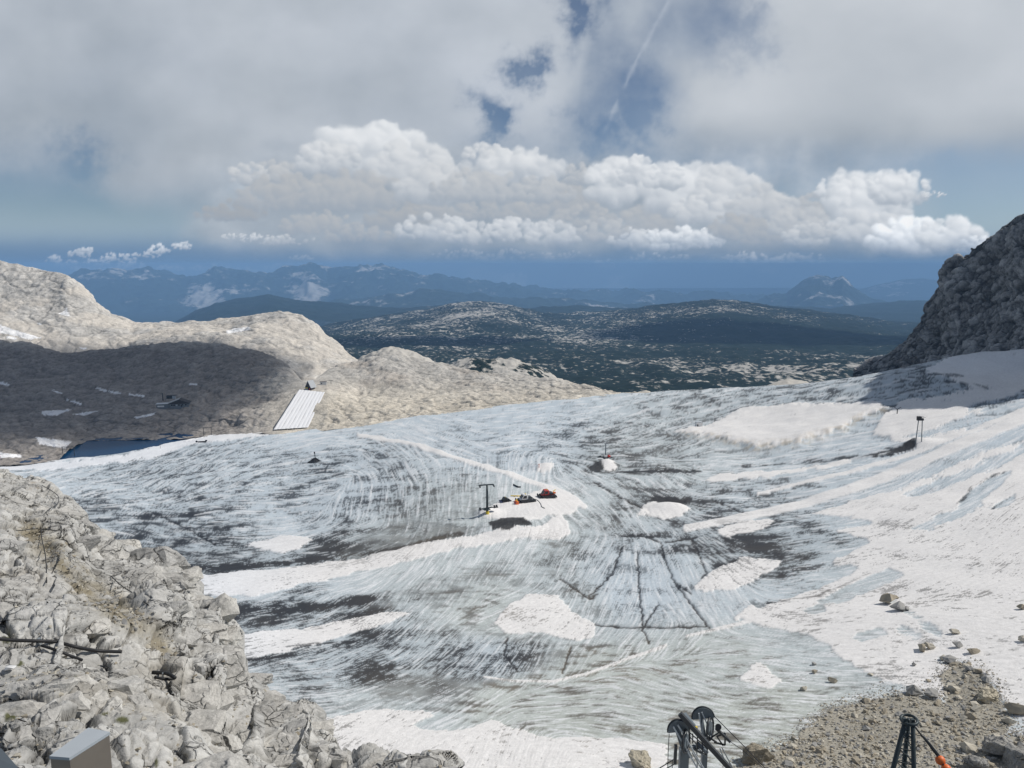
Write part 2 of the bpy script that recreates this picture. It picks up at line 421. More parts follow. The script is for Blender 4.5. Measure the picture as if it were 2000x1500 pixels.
grain = norm(fbm2(gX / 1.6, gY / 1.2, 4, 67, .65)); patch2 = norm(fbm2(gX / 28, gY / 9, 5, 68, .6))
DIRT = [(100,930,.35),(250,960,.5),(150,1000,.66),(300,1040,.72),(250,1080,.75),(400,1000,.6),(450,930,.5),(550,900,.5),(620,905,.55),(700,940,.5),(750,880,.52),(850,960,.55),(880,920,.45),(600,990,.5),(720,1010,.56),(560,1030,.35),(480,1090,.72),(420,1100,.8),(650,1085,.8),(720,1070,.8),(800,1060,.75),(870,1040,.75),(900,1010,.5),
 (600,850,.1),(800,835,.14),(1000,805,.2),(1180,790,.3),(1000,850,.4),(900,860,.4),(1100,870,.5),(1200,850,.6),(1180,880,.6),(1300,800,.5),(1400,780,.55),(1600,755,.55),(1700,750,.5),(1800,745,.6),(1850,725,.5),(1260,900,.6),(1300,930,.5),
 (1050,960,.2),(1150,960,.45),(1230,1000,.55),(1290,975,.7),(1400,960,.55),(1500,980,.55),(1400,920,.4),(1500,900,.35),(1650,880,.3),(1500,1060,.75),(1450,1080,.7),(1600,1050,.6),(1400,1060,.7),(1650,1020,.35),
 (1150,1100,.46),(1200,1180,.42),(1250,1130,.36),(1330,1120,.5),(1100,1090,.6),(1250,1230,.42),(1380,1180,.32),(700,1140,.1),(500,1150,.05),(560,1195,.85),(480,1200,.85),(700,1180,.7),(850,1150,.6),(950,1120,.6),(600,1215,.5),(900,1200,.42),(1000,1170,.4),
 (1000,1060,.2),(900,1090,.2),(800,1110,.2),(700,1270,.72),(850,1270,.65),(600,1310,.6),(750,1320,.7),(900,1310,.68),(1000,1280,.6),(1060,1290,.5),(1100,1300,.5),(700,1380,.35),(650,1450,.1),(900,1470,.1),(1100,1480,.15),
 (1000,1370,.45),(1100,1360,.4),(1200,1340,.4),(1300,1310,.38),(1400,1300,.35),(1500,1300,.3),(1300,1400,.45),(1450,1420,.45),(1550,1380,.4),(1700,1100,.2),(1800,1200,.12),(1950,1100,.05),(1900,1300,.05),(1900,900,.25),(1800,1000,.2),(1950,950,.25),(1700,1200,.25),(1560,1200,.4)]
dl = idw(DIRT, 80)
GREEN = [(1000,1370,.9),(1200,1330,.9),(1400,1300,.8),(1500,1400,1),(1100,1420,1),(800,1380,.5),(980,1200,.7),(1600,1250,.5),(1250,1150,0),(600,950,0),(1300,900,.35),(1500,1000,.15),(1000,850,0),(1700,850,.1),(850,1090,.5),(700,1270,.15),(950,1290,.1),(500,1150,.1),(1900,1300,.3),(1100,1180,.4),(1000,1010,.5),(1450,1150,.2),(1900,750,0),(300,1000,0)]
gr = idw(GREEN, 110)

SNOW = [[(1300,845),(1380,835),(1450,800),(1560,793),(1720,790),(1745,800),(1690,815),(1640,845),(1560,870),(1480,880),(1400,860)],
 [(1760,785),(1850,772),(2300,690),(2300,820),(2000,795),(1900,830),(1870,855),(1800,880),(1775,868),(1700,850),(1720,820)],
 [(1560,1008),(1750,958),(1850,915),(2000,855),(2300,830),(2300,1460),(1990,1400),(1930,1330),(1870,1290),(1850,1310),(1840,1370),(1800,1350),(1720,1330),(1650,1290),(1620,1260),(1560,1235),(1430,1215),(1480,1170),(1540,1130),(1620,1100),(1700,1060),(1640,1040)],
 [(1350,1150),(1400,1110),(1450,1090),(1530,1095),(1500,1120),(1430,1155),(1380,1155)],[(1395,1040),(1440,1020),(1520,1015),(1490,1035),(1420,1050)],
 [(1370,940),(1400,925),(1500,922),(1620,905),(1700,890),(1640,910),(1500,935)],
 [(930,1003),(955,985),(1000,970),(1060,958),(1120,965),(1138,985),(1120,1003),(1060,1015),(1040,1022),(960,1016)],[(1040,1035),(1100,1008),(1115,1040),(1080,1055),(1030,1055)],
 [(370,1125),(520,1110),(700,1090),(830,1060),(960,1040),(1080,1030),(1050,1050),(900,1070),(780,1100),(640,1130),(560,1150),(500,1165),(400,1165),(380,1140)],
 [(430,1290),(450,1245),(600,1225),(760,1195),(800,1200),(720,1230),(600,1260),(500,1285)],[(465,1065),(560,1045),(620,1055),(560,1080)],
 [(960,1215),(1000,1180),(1040,1160),(1090,1165),(1120,1195),(1160,1215),(1165,1240),(1130,1250),(1060,1235),(990,1235)],
 [(605,1405),(720,1385),(830,1390),(850,1400),(800,1420),(900,1430),(960,1405),(1000,1420),(1060,1440),(1200,1440),(1300,1455),(1300,1700),(600,1700),(620,1430)],
 [(1440,1330),(1480,1295),(1530,1330),(1500,1350)],[(1240,1002),(1270,980),(1320,984),(1352,1000),(1300,1012)],
 [(-300,900),(10,905),(130,903),(230,891),(300,875),(345,857),(400,833),(440,838),(520,837),(565,842),(440,862),(360,870),(300,896),(200,907),(100,918),(-300,925)],
 [(1800,722),(1870,692),(1960,680),(2300,620),(2300,720),(2000,745),(1900,757),(1850,735)],[(1040,915),(1060,908),(1090,912),(1080,921),(1050,921)],
 [(1160,912),(1186,900),(1212,912),(1190,922)]]
TRACK = [([(1340,1034),(1500,1002),(1650,960),(1800,902),(2000,815),(2200,730)], 10), ([(1480,965),(1650,925),(1800,880),(2000,800)], 4), ([(700,850),(780,862),(880,890),(960,915),(1040,942),(1110,968),(1140,990)], 5), ([(990,925),(1060,950),(1110,972)], 3), ([(945,1323),(1000,1330),(1080,1332),(1140,1318),(1230,1285),(1300,1262)], 2.5), ([(1340,1245),(1440,1222),(1500,1205)], 3.5),([(900,1467),(1020,1480),(1150,1478),(1240,1468)],1.5)]
DARK = [([(965,1026),(1025,1026)], 10), ([(1195,918),(1280,921),(1370,919)], 3.5), ([(1450,911),(1640,897),(1700,890),(1785,872)], 4), ([(1720,884),(1782,872)], 6), ([(1140,917),(1180,897)], 6), ([(1275,975),(1310,980),(1345,975)], 7),  # one stroke is painted shade left of the slim lift tower
 ([(440,1195),(620,1187),(720,1170)], 13), ([(640,1092),(760,1075),(900,1042)], 7), ([(380,1113),(560,1097)], 9), ([(1400,1082),(1480,1078)], 5), ([(1540,1052),(1480,1070)], 6),([(560,1262),(700,1250)],5),([(480,1290),(560,1280)],6),([(1850,745),(1925,757)],6),([(1800,728),(1880,735)],5),([(1870,985),(1900,950),(1960,920)],4),([(1930,1000),(1985,960)],3),([(1700,1120),(1600,1165),(1500,1180)],4)]
CRACK = [[(1215,1045),(1255,1046),(1290,1062),(1300,1100),(1320,1140),(1350,1180),(1385,1228)],[(1245,1080),(1247,1130),(1252,1180),(1256,1232)],[(1130,1216),(1230,1226),(1380,1226)],[(1095,1128),(1150,1168),(1165,1160)],[(1150,1165),(1195,1120),(1215,1070)],[(1115,1262),(1098,1315)],[(990,1245),(985,1275),(1010,1312)],[(1255,1228),(1285,1180)],[(1256,1232),(1268,1255)],[(1350,1055),(1380,1120),(1370,1130)],[(1300,1062),(1360,1050)],[(1315,1136),(1350,1158)],[(300,1000),(380,1040),(420,1065)],[(1390,975),(1450,1003)],[(1160,945),(1240,985),(1270,1000)]]
SCREE = [(1630,1385),(1700,1365),(1760,1352),(1800,1357),(1848,1372),(1838,1322),(1868,1290),(1920,1320),(1960,1380),(1978,1400),(1958,1442),(2010,1432),(2300,1440),(2300,1800),(1400,1800),(1430,1500),(1500,1470),(1560,1440),(1600,1405)]

wx = PX + 9 * fbm2(gX / 6, gY / 6, 4, 80) + 3 * L2; wy = PY + 6 * fbm2(gX / 5, gY / 5, 4, 90) + 1.2 * L1
snow = np.zeros(PX.shape)
for p in SNOW: snow = np.maximum(snow, inpoly(wx, wy, p).astype(float))
trk = np.zeros(PX.shape)
for pts, w in TRACK:
    wl = np.interp(PX, [p[0] for p in pts], np.linspace(.7, 1.3, len(pts))) * w
    trk = np.maximum(trk, 1 - sst(.75, 1.25, dline(PX + .5 * L1, PY + .5 * L1, pts, 1.0) / wl))
GREY = [[(1868,992),(1880,968),(1930,935),(1985,912),(1962,942),(1920,972),(1890,992)],[(1925,1002),(1960,972),(1995,955),(1972,987)],[(1440,1178),(1500,1132),(1600,1100),(1680,1108),(1640,1132),(1560,1162),(1480,1192)],[(1590,1178),(1680,1132),(1740,1108),(1770,1125),(1700,1152),(1640,1180)],
 [(1750,968),(1850,930),(1950,890),(2010,865),(2010,884),(1900,932),(1800,968)],[(1735,864),(1850,830),(2010,770),(2010,788),(1900,830),(1800,857)],[(1870,800),(2010,760),(2010,770),(1900,806)],[(1540,1000),(1640,1008),(1720,1018),(1640,1036),(1560,1036)],[(1770,1038),(1860,1000),(1930,975),(1900,1005),(1820,1035)],[(1655,1245),(1720,1225),(1740,1240),(1680,1255)],[(1560,1195),(1600,1182),(1620,1195),(1590,1205)]]
grey = np.zeros(PX.shape)
for p in GREY: grey = np.maximum(grey, inpoly(wx, wy, p).astype(float))
grit = np.zeros(PX.shape)
for pts, w in [([(1735,1168),(1770,1195),(1810,1222),(1835,1240)], 12), ([(1760,1232),(1790,1240)], 14), ([(1830,1285),(1870,1300),(1890,1290)], 10), ([(1450,1215),(1500,1240),(1560,1250)], 10)]: grit = np.maximum(grit, 1 - sst(.2, 1.3, dline(wx, wy, pts) / w))
sn_b = blur(np.clip(snow - .95 * blur(grey, 3) - .6 * grit, 0, 1), 7)
streak = .55 * L1 + .65 * L2 + .35 * L3
snowm = np.maximum(sst(.38, .62, sn_b - .09 * streak - .05 * grain - .07 * patch + .10 * fold), trk * .95)
trackm = np.zeros(PX.shape)
for pts, w in TRACK[:2]: trackm = np.maximum(trackm, 1 - sst(.7, 1.3, dline(PX, PY, pts) / (w * 1.1)))
dark = np.zeros(PX.shape)
for pts, w in DARK: dark = np.maximum(dark, 1 - sst(.2, 1.25, dline(PX + 4 * fold, PY + 3 * fold + 1.5 * L2, pts, 1.6) / w))
crack = np.zeros(PX.shape)
cwx = PX + 5 * fbm2(gX / 3, gY / 3, 3, 95); cwy = PY + 4 * fbm2(gX / 3, gY / 3, 3, 96)
for pts in CRACK: crack = np.maximum(crack, np.exp(-(dline(cwx, cwy, pts) / 1.9) ** 2))
scree = blur(inpoly(wx + 6 * fold, wy, SCREE).astype(float), 3)
scree = sst(.3, .7, scree + .25 * fold)

level = np.clip(.45 + (dl - .45) * 1.35 + .16 * broad + .45 * dark, 0, 1.2)
sx = .46 * L1 + .38 * L2 + .26 * L3 + .34 * grain + .45 * patch + .30 * patch2 + .30 * fine
cw_ = fbm2(gX / 9, gY / 9, 3, 69)
chan = np.exp(-(np.abs(n2(gX / 26 + .5 * cw_, gY / 17 + .5 * cw_, 73)) / .014) ** 2) + .8 * np.exp(-(np.abs(n2(gX / 12 + .4 * cw_, gY / 9 + .4 * cw_, 74)) / .018) ** 2)
chan = np.clip(chan, 0, 1) * sst(-.1, .9, patch + 1.6 * (dl - .4))
th = 1.86 - 2.75 * level
gz_ = sst(.25, .75, gr + .25 * fold)                       # greenish, blotched ice near the foot of the slope
dirt = .95 * sst(th - .2, th + .6, sx) * (.35 + .65 * sst(.1, .62, level)) * (1 - .88 * gz_)
blot = fbm2(gX / 6.5 + .04 * gY, gY / 3.2, 6, 66, .6) + .10 * L2 + .05 * fine
dirt = np.maximum(dirt, gz_ * .85 * sst(.0, .30, blot + .8 * (level - .46)))
dirt = np.maximum(dirt, gz_ * .35 * sst(1.2, 2.4, .6 * L2 + .8 * L3))
dirt = np.clip(dirt + .8 * dark * sst(-1.4, .3, sx) + .9 * crack + .5 * chan * (1 - .6 * gz_), 0, 1)
soft_ = blur(dirt, 5)
dirt = .68 * dirt + .38 * soft_ + .2 * crack
dirt *= 1 - .95 * snowm * (1 - .8 * dark)
# sparse debris smears across the snow
smear = sst(1.1, 2.2, .6 * L1 + .45 * L2 + .4 * L3 + .5 * grain + .55 * patch + .9 * broad + 1.5 * (dl - .12)) * .5
dirt = np.maximum(dirt, smear * snowm * sst(960, 1060, PY + (PX - 1500) * .1) * 1.25)

ice = np.array([.49, .555, .605]); ice2 = np.array([.46, .49, .46]); snc = np.array([.775, .76, .745]); sncb = np.array([.77, .79, .82])
drk = np.array([.022, .027, .036]); brn = np.array([.17, .14, .10])
A3 = lambda a: a[..., None]
c = ice * A3(1 - gr) + ice2 * A3(gr)
c = c * A3(1 + .10 * L3 * .5 + .06 * broad)
c = c * A3(1 - .34 * sst(.35, .95, level) * (1 - gz_) * (1 - snowm) * (.7 + .3 * np.tanh(patch)))
wht = sst(-.2, 1.6, -streak + 1.2 * (0.42 - level))
c = c + (np.array([.75, .765, .78]) - c) * A3(wht * .8)
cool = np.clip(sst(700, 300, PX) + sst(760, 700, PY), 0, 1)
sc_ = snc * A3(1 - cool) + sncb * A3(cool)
sc_ = sc_ * A3(1 + .025 * L2 + .03 * broad)
c = c + (sc_ - c) * A3(snowm)
brown = np.clip(gr * (.55 + .5 * sst(-.3, .7, fold + broad)), 0, 1)
dc = drk * A3(1 - brown) + brn * A3(brown)
c = c + (dc - c) * A3(np.clip(dirt, 0, 1))
scc = np.array([.34, .315, .26]) * A3(1 + .25 * fold + .15 * broad + .12 * rng.standard_normal(PX.shape))
c = c + (scc - c) * A3(scree * .97)

HEAP_SHADE = [[(955,1022),(985,1011),(1030,1017),(1037,1030),(990,1042),(960,1039)],[(1272,966),(1320,972),(1347,980),(1312,990),(1280,986)],[(1690,893),(1785,866),(1790,874),(1740,890)],[(1138,921),(1178,894),(1174,921)],[(1195,916),(1280,917),(1372,917),(1370,922),(1280,925),(1200,922)]]  # dirt heaps, a dark patch under the tall tower, painted shade by the slim one
heap = np.zeros(PX.shape)  # mask carries the painted tower shade along with the heaps
for p in HEAP_SHADE: heap = np.maximum(heap, inpoly(wx, wy, p).astype(float))
heap = sst(.3, .75, blur(heap, 2) + .16 * (.6 * L1 + .5 * L2 + .3 * fine))
c = c + (np.array([.026, .025, .026]) * A3(1 + .3 * fine.clip(-2, 2)) - c) * A3(heap * .95)
dep0 = blur(inpoly(wx, wy, SNOW[0]).astype(float), 10); rim = 4 * dep0 * (1 - dep0) * sst(-.3, .4, fbm2(gX / 5, gY / 5, 4, 97)) * sst(815, 845, PY + .12 * (PX - 1500))
c = c + (np.array([.52, .46, .37]) * A3(1 + .3 * fold) - c) * A3(np.clip(rim * .75, 0, .85))
# relief: ribs along the streaks, troughs where dirt lies, thicker snow
near = np.clip(gY / 300, .35, 1.5)
gZ = gZ + near * (-.07 * np.clip(.5 * L2 + L3, -2, 2.5) * (1 - .8 * snowm) - .35 * crack + .35 * snowm) + .9 * fbm2(gX / 35, gY / 35, 3, 70) * np.clip(gY / 200, .3, 2) - .03 * L1 * near + .5 * scree * fold
def bump_at(px, py, y, r, h, prof=1.0):
    global gZ
    x0, y0, _ = W(px, py, y)
    d = np.hypot(gX - x0, gY - y0) / r
    gZ = gZ + h * np.clip(1 - d, 0, 1) ** prof
def ground_y(px, py):
    """distance at which the ray of a pixel meets the ice"""
    lo = 60.0
    yy = np.linspace(60, 760, 1400); x, y, z = W(px, py, yy)
    below = z < g_base(x, y)
    return float(yy[np.argmax(below)]) if below.any() else 700.0
CONES = [(951,1003,8,2.6,1.7),(1186,908,12,4.0,1.8),(617,908,8,.6,1.0),(1790,868,13,3.4,1.3),(1000,1030,13,1.8,.8),(1285,994,13,1.8,1),(1325,995,10,1.4,1),(1068,915,9,1.2,.8)]
for a, b, r, h, p in CONES: bump_at(a, b, ground_y(a, b), r, h, p)
# the covered snow depot
depm = blur(inpoly(wx, wy, SNOW[0]).astype(float), 22)
gZ = gZ + 2.6 * depm + .9 * depm * (1 - depm) * 4 * rid2(gX / 9, gY / 9, 3, 99)
mat_ice = attr_material('glacier_ice', (.9, 5.0), (.10, .08), ((1.6, .10, 5), (9, .03, 4)), rough=.75, spec=.25)
def gh(x, y):
    """height of the finished ice surface"""
    t = x / y
    ci = (t + .8) / 1.6 * (NC - 1); ci = min(max(ci, 0), NC - 1.001); i = int(round(ci))
    return float(np.interp(y, gY[:, i], gZ[:, i]))
grid_object('glacier', gX, gY, gZ, mat_ice, c)

# ================================================================== LAKE
lake_z = CAMZ - 150.2
m = bpy.data.materials.new('lake_water'); m.use_nodes = True
b = m.node_tree.nodes['Principled BSDF']
b.inputs['Base Color'].default_value = (.0015, .036, .10, 1); b.inputs['Roughness'].default_value = .25; b.inputs['Specular IOR Level'].default_value = .03
no = nm(m, 'ShaderNodeTexNoise'); no.inputs['Scale'].default_value = .6; no.inputs['Detail'].default_value = 4
bp = nm(m, 'ShaderNodeBump'); bp.inputs['Distance'].default_value = .25
g_ = nm(m, 'ShaderNodeNewGeometry'); m.node_tree.links.new(g_.outputs['Position'], no.inputs['Vector'])
m.node_tree.links.new(no.outputs['Fac'], bp.inputs['Height']); m.node_tree.links.new(bp.outputs[0], b.inputs['Normal'])
lx = np.linspace(-520, -255, 30); ly = np.linspace(560, 712, 24)
LX, LY = np.meshgrid(lx, ly)
grid_object('lake', LX, LY, np.full(LX.shape, lake_z), m)

# ================================================================== ROCK SLOPES ON THE LEFT
mat_rock_far = ridged_material('pale_limestone', ((.03, 1.8, 'RIDGED_MULTIFRACTAL'), (.14, 1.2, 'FBM'), (.6, .5, 'FBM')), ((.05, .22, .9), (.12, .15, .16)))
def rock_detail(X, Y, Z, s, amp, seed, blocks=.5):
    n = normals(X, Y, Z)
    f1, f2, cid, ox, oy, oz = vor3(X / s, Y / s, Z / s * 1.5, seed)
    d = fbm3(X / (s * 2.5), Y / (s * 2.5), Z / (s * 2.5), 5, seed + 5, .55) * 1.6 + blocks * (.8 * (cid - .5) - .5 * np.exp(-((f2 - f1) / .10) ** 2))
    r = 1 - np.abs(n3(X / s, Y / s, Z / s * 2.2, seed + 9)) * 2
    d = d + .35 * r
    d *= amp
    return X + n[..., 0] * d, Y + n[..., 1] * d, Z + n[..., 2] * d, d / amp, np.exp(-((f2 - f1) / .08) ** 2)
def snow_masks(X, Y, Z, polys):
    a, b = proj(X, Y, Z)
    a = a + 3 * fbm2(X / 6, Y / 6, 3, 5); b = b + 2 * fbm2(X / 6, Y / 6, 3, 6)
    m = np.zeros(X.shape)
    for p in polys: m = np.maximum(m, inpoly(a, b, p))
    return m

C0 = [(p, q + 10, y - 25) for p, q, y in [(-400,905,575),(0,900,590),(110,893,600),(135,869,640),(170,850,680),(350,849,684),(430,841,690),(520,838,672),(600,840,660),(640,831,665),(800,815,672),(1000,790,690),(1180,771,706),(1300,772,712)]]
C1 = [(-400,890,580),(0,893,592),(110,888,602),(135,866,640),(170,847,684),(350,846,688),(430,836,692),(520,834,674),(600,837,662),(640,826,668),(800,811,674),(1000,786,692),(1180,767,708),(1300,770,712)]
C1b = [(-400,850,640),(0,850,640),(110,845,650),(170,828,700),(260,822,705),(330,815,712),(430,806,712),(520,806,700),(600,790,705),(640,800,690),(800,795,700),(1000,776,712),(1180,766,716),(1300,772,718)]
C2 = [(-400,790,720),(0,800,705),(200,800,730),(330,793,745),(400,786,755),(450,772,770),(600,757,742),(640,757,745),(700,775,755),(850,768,765),(1000,762,760),(1180,765,725),(1300,775,725)]
C3 = [(-400,730,850),(0,740,830),(200,735,850),(330,725,870),(450,715,850),(560,735,790),(590,748,775),(700,735,820),(760,715,850),(850,742,820),(900,738,830),(1000,746,800),(1180,764,735),(1300,778,735)]
C4 = [(-400,655,960),(0,668,960),(60,670,955),(120,690,950),(210,683,960),(330,668,960),(430,672,940),(520,690,900),(565,715,850),(590,745,790),(615,742,800),(640,722,850),(700,702,900),(780,692,900),(880,715,880),(940,728,860),(1050,737,840),(1150,755,770),(1180,763,742),(1300,782,740)]
C5 = [(p, q + 28, y + 45) for p, q, y in C4]
colp = np.linspace(-330, 1270, 640)
X, Y, Z = loft(colp, [C0, C1, C1b, C2, C3, C4, C5], 300)
amt = np.interp(np.arange(300), [0, 20, 60, 299], [.6, .8, 1, 1])[:, None]
X2, Y2, Z2, dd, ck = rock_detail(X, Y, Z, 13, 3.2, 21)
pq = proj(X, Y, Z); amt = amt * (1 - .93 * np.exp(-(np.maximum(dline(pq[0], pq[1], [(610, 752), (568, 842)]) - 38, 0) / 14) ** 2))
X = X + (X2 - X) * amt; Y = Y + (Y2 - Y) * amt; Z = Z + (Z2 - Z) * amt
X2, Y2, Z2, d2, ck2 = rock_detail(X, Y, Z, 4.5, .6, 31)
X = X + (X2 - X) * amt; Y = Y + (Y2 - Y) * amt; Z = Z + (Z2 - Z) * amt
px, py = proj(X, Y, Z)
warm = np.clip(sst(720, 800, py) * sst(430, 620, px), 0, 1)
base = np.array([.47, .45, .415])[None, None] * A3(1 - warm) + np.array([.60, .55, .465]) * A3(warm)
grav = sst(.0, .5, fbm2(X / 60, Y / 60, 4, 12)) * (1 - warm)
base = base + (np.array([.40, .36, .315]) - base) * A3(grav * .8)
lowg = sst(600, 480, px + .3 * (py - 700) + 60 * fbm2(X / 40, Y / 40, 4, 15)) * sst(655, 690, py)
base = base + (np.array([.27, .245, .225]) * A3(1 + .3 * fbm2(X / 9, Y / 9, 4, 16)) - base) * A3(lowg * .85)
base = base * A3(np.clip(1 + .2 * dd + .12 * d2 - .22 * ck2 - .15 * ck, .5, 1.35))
SP1 = [[(70,853),(140,863),(128,876),(78,868)],[(80,803),(140,799),(112,812),(85,811)],[(142,809),(192,802),(165,812)],[(262,814),(303,806),(300,811),(268,818)],[(184,755),(210,762),(208,766),(190,760)],[(212,762),(240,768),(238,771),(215,767)],[(250,768),(283,772),(280,776),(258,773)],[(126,778),(160,788),(158,791),(130,782)],[(368,749),(386,748),(385,752),(370,752)],[(0,745),(18,750),(16,754),(0,750)],[(100,760),(122,768),(120,771),(104,765)],[(0,884),(40,888),(42,893),(0,894)]]
sm = snow_masks(X, Y, Z, SP1)
base = base + (np.array([.86, .86, .87]) - base) * A3(sm)
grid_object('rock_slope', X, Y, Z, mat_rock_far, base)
RS = (X, Y, Z, px, py)
def on_rock(ppx, ppy):
    q = (RS[3] - ppx) ** 2 + (RS[4] - ppy) ** 2; i = np.argmin(np.where(q < max(12.0, q.min() + 4), RS[1], 1e9)); k = np.unravel_index(i, RS[0].shape)   # the nearest of the surfaces on that ray
    return Vector((float(RS[0][k]), float(RS[1][k]), float(RS[2][k])))

D0 = [(p, q + 40, y + 15) for p, q, y in C4 if p < 900] + [(900, 790, 900)]
D1 = [(-400,640,1050),(0,640,1050),(210,672,1040),(330,658,1040),(430,655,1030),(520,668,1000),(580,695,960),(650,715,940),(700,722,930),(760,740,930),(900,790,930)]
D2 = [(-400,560,1150),(0,590,1130),(130,600,1120),(200,625,1110),(260,645,1110),(330,643,1110),(450,643,1110),(500,632,1090),(560,640,1080),(620,665,1050),(680,705,1000),(720,725,960),(900,800,950)]
D3 = [(-400,440,1290),(-60,500,1250),(0,510,1230),(70,527,1220),(130,537,1200),(165,562,1190),(190,592,1180),(215,612,1175),(245,622,1170),(265,631,1170),(330,630,1180),(400,627,1200),(470,620,1200),(510,614,1180),(550,609,1160),(590,614,1150),(610,630,1130),(630,650,1110),(660,667,1090),(690,697,1050),(710,707,1020),(730,722,1000),(900,810,980)]
D4 = [(p, q + 40, y + 60) for p, q, y in D3]
colp = np.linspace(-330, 800, 470)
X, Y, Z = loft(colp, [D0, D1, D2, D3, D4], 220)
X, Y, Z, dd, ck = rock_detail(X, Y, Z, 24, 4.2, 41)
X, Y, Z, d2, ck2 = rock_detail(X, Y, Z, 7, .9, 51)
px, py = proj(X, Y, Z)
base = np.array([.53, .51, .475])[None, None] * np.ones(X.shape + (1,))
scr = sst(-.1, .35, fbm2(X / 70, Y / 50, 4, 14) + .25 * sst(590, 660, py) - .3 * sst(150, 60, px) * sst(600, 570, py))
base = base + (np.array([.60, .555, .49]) - base) * A3(scr * .8)
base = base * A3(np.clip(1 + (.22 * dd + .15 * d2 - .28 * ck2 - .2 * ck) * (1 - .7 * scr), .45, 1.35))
SP2 = [[(-60,618),(0,634),(30,645),(82,660),(60,663),(0,650),(-60,640)],[(116,613),(130,602),(137,618)],[(440,647),(465,640),(490,638),(487,644),(445,652)],[(10,655),(34,660),(30,664),(12,660)],[(155,678),(170,679),(168,683),(157,682)],[(70,630),(83,632),(80,636)]]
base = base + (np.array([.86, .86, .86]) - base) * A3(snow_masks(X, Y, Z, SP2))
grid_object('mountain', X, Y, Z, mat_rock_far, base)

# ================================================================== RIGHT CLIFF
B0 = [(1668,745,712),(1700,748,695),(1760,745,672),(1800,735,652),(1860,715,602),(1950,705,545),(2050,700,495),(2400,690,380)]
B1 = [(1672,735,712),(1700,725,700),(1760,710,682),(1800,695,665),(1860,670,625),(1950,645,575),(2050,640,515),(2400,600,400)]
B2 = [(1678,728,712),(1700,712,705),(1760,690,692),(1800,655,678),(1860,610,650),(1950,575,610),(2050,540,540),(2400,440,420)]
B3 = [(1682,722,712),(1700,702,710),(1730,690,706),(1760,670,700),(1790,634,692),(1802,602,690),(1830,564,685),(1838,535,682),(1852,512,678),(1882,500,672),(1902,482,668),(1942,458,655),(1955,442,650),(1975,424,645),(2000,416,640),(2050,358,565),(2100,316,525),(2250,260,480),(2400,248,440)]
B4 = [(p + 12, q + 12, y + 45) for p, q, y in B3]
B5 = [(p + 25, q + 60, y + 110) for p, q, y in B3]
colp = np.concatenate([np.linspace(1668, 2050, 300), np.linspace(2055, 2380, 60)])
X, Y, Z = loft(colp, [B0, B1, B2, B3, B4, B5], 330, cubic=False)
ca, sa = math.cos(R(35)), math.sin(R(35))
U = X * ca + Z * sa; V = -X * sa + Z * ca
X2, Y2, Z2, dd, ck = rock_detail(U, Y, V * 1.5, 15, 1, 61, .6)
n = normals(X, Y, Z)
f1, f2, cid, *_ = vor3(U / 36 + .3 * fbm3(X / 20, Y / 20, Z / 20, 2, 63), Y / 22, V / 11, 66)
f1b, f2b, cidb, *_ = vor3(U / 12 + .3 * fbm3(X / 7, Y / 7, Z / 7, 2, 64), Y / 8, V / 3.6, 67)
d = 7.5 * fbm3(X / 38, Y / 38, Z / 60, 4, 68) + 4.6 * (cid - .5) - 1.8 * np.exp(-((f2 - f1) / .12) ** 2) + 2.8 * (cidb - .5) - .8 * np.exp(-((f2b - f1b) / .12) ** 2) + 1.0 * fbm3(X / 5, Y / 5, Z / 5, 3, 69)
rowf = np.interp(np.arange(330), [0, 20, 329], [.4, 1, 1])[:, None]
X = X + n[..., 0] * d * rowf; Y = Y + n[..., 1] * d * rowf; Z = Z + n[..., 2] * d * rowf
px, py = proj(X, Y, Z)
f1d, f2d, cidd, *_ = vor3(U / 4.5 + .3 * fbm3(X / 3, Y / 3, Z / 3, 2, 65), Y / 3.5, V / 1.7, 72)
d = .9 * (cidd - .5) - .5 * np.exp(-((f2d - f1d) / .1) ** 2)
n = normals(X, Y, Z); n = np.stack([blur(n[..., k], 4) for k in range(3)], -1)
X = X + n[..., 0] * d; Y = Y + n[..., 1] * d; Z = Z + n[..., 2] * d
base = np.array([.26, .262, .265])[None, None] * A3(np.clip(1 + .8 * (cidb - .5) + .4 * (cid - .5) + .6 * fbm3(X / 20, Y / 20, Z / 20, 4, 70) + .3 * (cidd - .5) - .5 * np.exp(-((f2b - f1b) / .09) ** 2) - .35 * np.exp(-((f2d - f1d) / .09) ** 2), .3, 1.7))
rust = np.exp(-(((px - 1790) / 40) ** 2 + ((py - 722) / 16) ** 2)) * sst(-.2, .3, fbm3(X / 12, Y / 12, Z / 12, 3, 71))
base = base + (np.array([.20, .13, .085]) - base) * A3(np.clip(rust, 0, .9))
grid_object('cliff', X, Y, Z, ridged_material('dark_limestone', ((.06, 2.4, 'RIDGED_MULTIFRACTAL'), (.35, 1.0, 'FBM'), (1.2, .35, 'FBM')), ((.12, .6, 2.0), (.2, .22, .18))), base)

